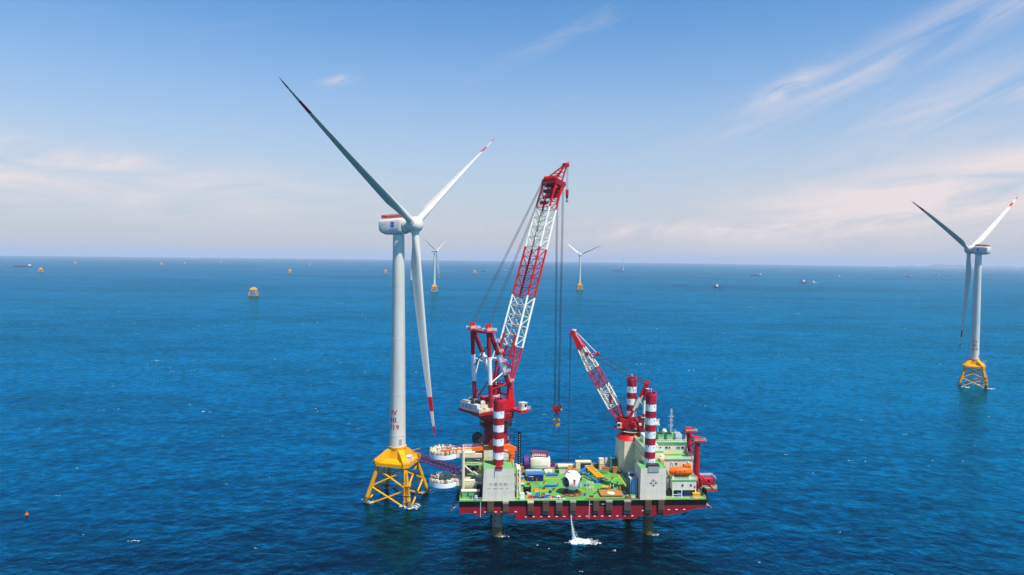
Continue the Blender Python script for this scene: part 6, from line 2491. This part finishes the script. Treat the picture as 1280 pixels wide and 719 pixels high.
# ------------------------------------------------------------------ cooling water falling from the hull, foam on the sea
def foam_material(name, scale, lo, hi, top):
    """broken white water: bubbles and spray with holes through it"""
    m = bpy.data.materials.new(name)
    m.use_nodes = True
    t = m.node_tree
    b = t.nodes['Principled BSDF']
    b.inputs['Base Color'].default_value = (0.80, 0.84, 0.86, 1)
    b.inputs['Roughness'].default_value = 0.9
    b.inputs['Specular IOR Level'].default_value = 0.1
    geo = nd(t, 'ShaderNodeNewGeometry')
    n = nd(t, 'ShaderNodeTexNoise')
    n.inputs['Scale'].default_value = scale
    n.inputs['Detail'].default_value = 6
    n.inputs['Roughness'].default_value = 0.7
    t.links.new(geo.outputs['Position'], n.inputs['Vector'])
    mr = nd(t, 'ShaderNodeMapRange')
    mr.inputs['From Min'].default_value = lo
    mr.inputs['From Max'].default_value = hi
    mr.inputs['To Max'].default_value = top
    t.links.new(n.outputs['Fac'], mr.inputs['Value'])
    t.links.new(mr.outputs[0], b.inputs['Alpha'])
    return m


FOAM = foam_material('foam', 1.6, 0.34, 0.56, 0.95)
SPRAY = foam_material('spray', 2.2, 0.30, 0.66, 0.75)
WASH = foam_material('wash', 1.1, 0.42, 0.66, 0.7)
MIST = foam_material('mist', 1.5, 0.46, 0.75, 0.45)
T = Thing('water_jet', 'white stream of water pouring from the hull side into a foaming splash', 'water jet', (-1.6, -.4, 0))
m = MB()
rng = random.Random(12)
rings = []
for k in range(15):
    f = k / 14
    z = 8.9 * (1 - f) + .1
    y = -.25 - 1.7 * f ** .6
    x = -1.9 + 1.3 * f ** 1.5
    r = .14 + .30 * f + .75 * f ** 6.0
    rings.append([Vector((x + r * (1 + rng.uniform(-.25, .25)) * math.cos(2 * math.pi * i / 12), y + r * (1 + rng.uniform(-.25, .25)) * math.sin(2 * math.pi * i / 12), z)) for i in range(12)])
m.loft(rings, SPRAY)
T.part('stream', m)
m = MB()
rings = []
for k in range(11):                                                         # mist blown off the falling stream
    f = k / 10
    z = 6.5 * (1 - f) + .15
    r = .35 + 1.5 * f ** 2.5
    rings.append([Vector((-1.55 + 1.9 * f ** 1.6 + r * (1 + rng.uniform(-.3, .3)) * math.cos(2 * math.pi * i / 14), -1.5 - .6 * f + .7 * r * (1 + rng.uniform(-.3, .3)) * math.sin(2 * math.pi * i / 14), z)) for i in range(14)])
m.loft(rings, MIST)
T.part('mist', m)


def blob(m, cx, cy, rx, ry, h, rng, n=26, fray=.28, mat=None):
    """a low ragged patch of foam with a slightly domed top"""
    ph = [rng.uniform(0, 6.3) for _ in range(4)]
    rr = []
    for i in range(n):
        a = 2 * math.pi * i / n
        k = 1 + fray * (.5 * math.sin(3 * a + ph[0]) + .4 * math.sin(5 * a + ph[1]) + .5 * math.sin(9 * a + ph[2])) + rng.uniform(-fray, fray) * .5
        rr.append(k)
    z0 = sea_z(*vw((cx, cy, 0)).xy) if False else 0.0
    def ring(s, z):
        return [Vector((cx + rx * s * rr[i] * math.cos(2 * math.pi * i / n), cy + ry * s * rr[i] * math.sin(2 * math.pi * i / n), z0 + z + (rng.uniform(0, h * .35) if 0 < s < .95 else 0))) for i in range(n)]
    m.loft([ring(1, -.05), ring(.97, h * .25), ring(.7, h * .7), ring(.35, h), ring(.05, h * 1.05)], mat or FOAM)


m = MB()
blob(m, 1.0, -2.4, 3.6, 2.0, .8, rng, 44, .26)
T.part('splash', m)
m = MB()
blob(m, 2.6, -2.4, 5.4, 2.3, .2, rng, 50, .30, WASH)
T.part('wash', m)
for k in range(16):
    m = MB()
    blob(m, 3.0 + rng.uniform(-6, 5.5), -2.3 + rng.uniform(-2.2, 2.2), rng.uniform(.2, .7), rng.uniform(.15, .4), .12, rng, 10)
    T.part('foam_fleck', m)


def build_foam():
    m = MB()
    rng = random.Random(77)

    def local(wx, wy):
        d = Vector((wx, wy, 0)) - VO
        return d.dot(VX), d.dot(VY)
    # ragged wash round the jacket legs and vessel legs
    for wx, wy, n, s in ((-57.4, 279.0, 6, .7), (-40.0, 274.2, 14, .9), (-36.0, 292.0, 9, .8), (-53.0, 296.0, 7, .9), (366.5, 557.5, 8, 1.2), (381, 552, 8, 1.2), (384, 570, 6, 1)):
        for k in range(n):
            a, r = rng.uniform(0, 6.3), 1.3 + abs(rng.gauss(0, 1.5)) * s
            x, y = wx + 1.4 * r * math.cos(a) + .8, wy + r * math.sin(a)
            blob(m, *local(x, y), rng.uniform(.2, .8) * s, rng.uniform(.12, .35) * s, .12, rng, 9)
    for lx, ly in ((-27.7, 4.9), (27.4, 4.9)):
        for k in range(9):
            a, r = rng.uniform(-.6, 1.4), 2.5 + abs(rng.gauss(0, 1.2))
            blob(m, lx + r * math.cos(a), ly - 1 + .6 * r * math.sin(a), rng.uniform(.15, .5), rng.uniform(.1, .22), .1, rng, 8)
    for wx, wy, r in ((-57.4, 279.0, 2.2), (-40.0, 274.2, 3.6), (-36.0, 292.0, 3.0), (-53.0, 296.0, 2.2), (366.5, 557.5, 2.6), (381, 552, 2.6), (384, 570, 2.2), (369, 574, 2.2)):
        blob(m, *local(wx + 1.0, wy - .6), r, r * .7, .12, rng, 30, .35, WASH)
    for lx, ly in ((-27.7, 4.9), (27.4, 4.9)):
        blob(m, lx + 1.6, ly - 1, 1.9, 1.4, .12, rng, 30, .4, WASH)
    # scattered whitecaps
    for k in range(170):
        d = 190 + 1500 * rng.random() ** 1.6
        a = rng.uniform(-.62, .62)
        wx, wy = d * math.sin(a), d * math.cos(a)
        sc = .5 + d / 900
        lx, ly = local(wx, wy)
        if -46 < lx < 52 and -4 < ly < 44:
            continue
        big = rng.random() < .05
        for j in range(rng.randint(1, 3) + (4 if big else 0)):
            blob(m, lx + rng.gauss(0, .9 if not big else 2.0) * sc, ly + rng.gauss(0, .5) * sc, rng.uniform(.12, .42) * sc * (1.6 if big else 1), rng.uniform(.05, .14) * sc * (1.4 if big else 1), .1, rng, 8)
    o = m.build('sea_foam', None, (0, 0, 0), merge=False)
    o.location = VO
    o.rotation_euler = (0, 0, YAW)
    tag(o, kind='stuff')


build_foam()
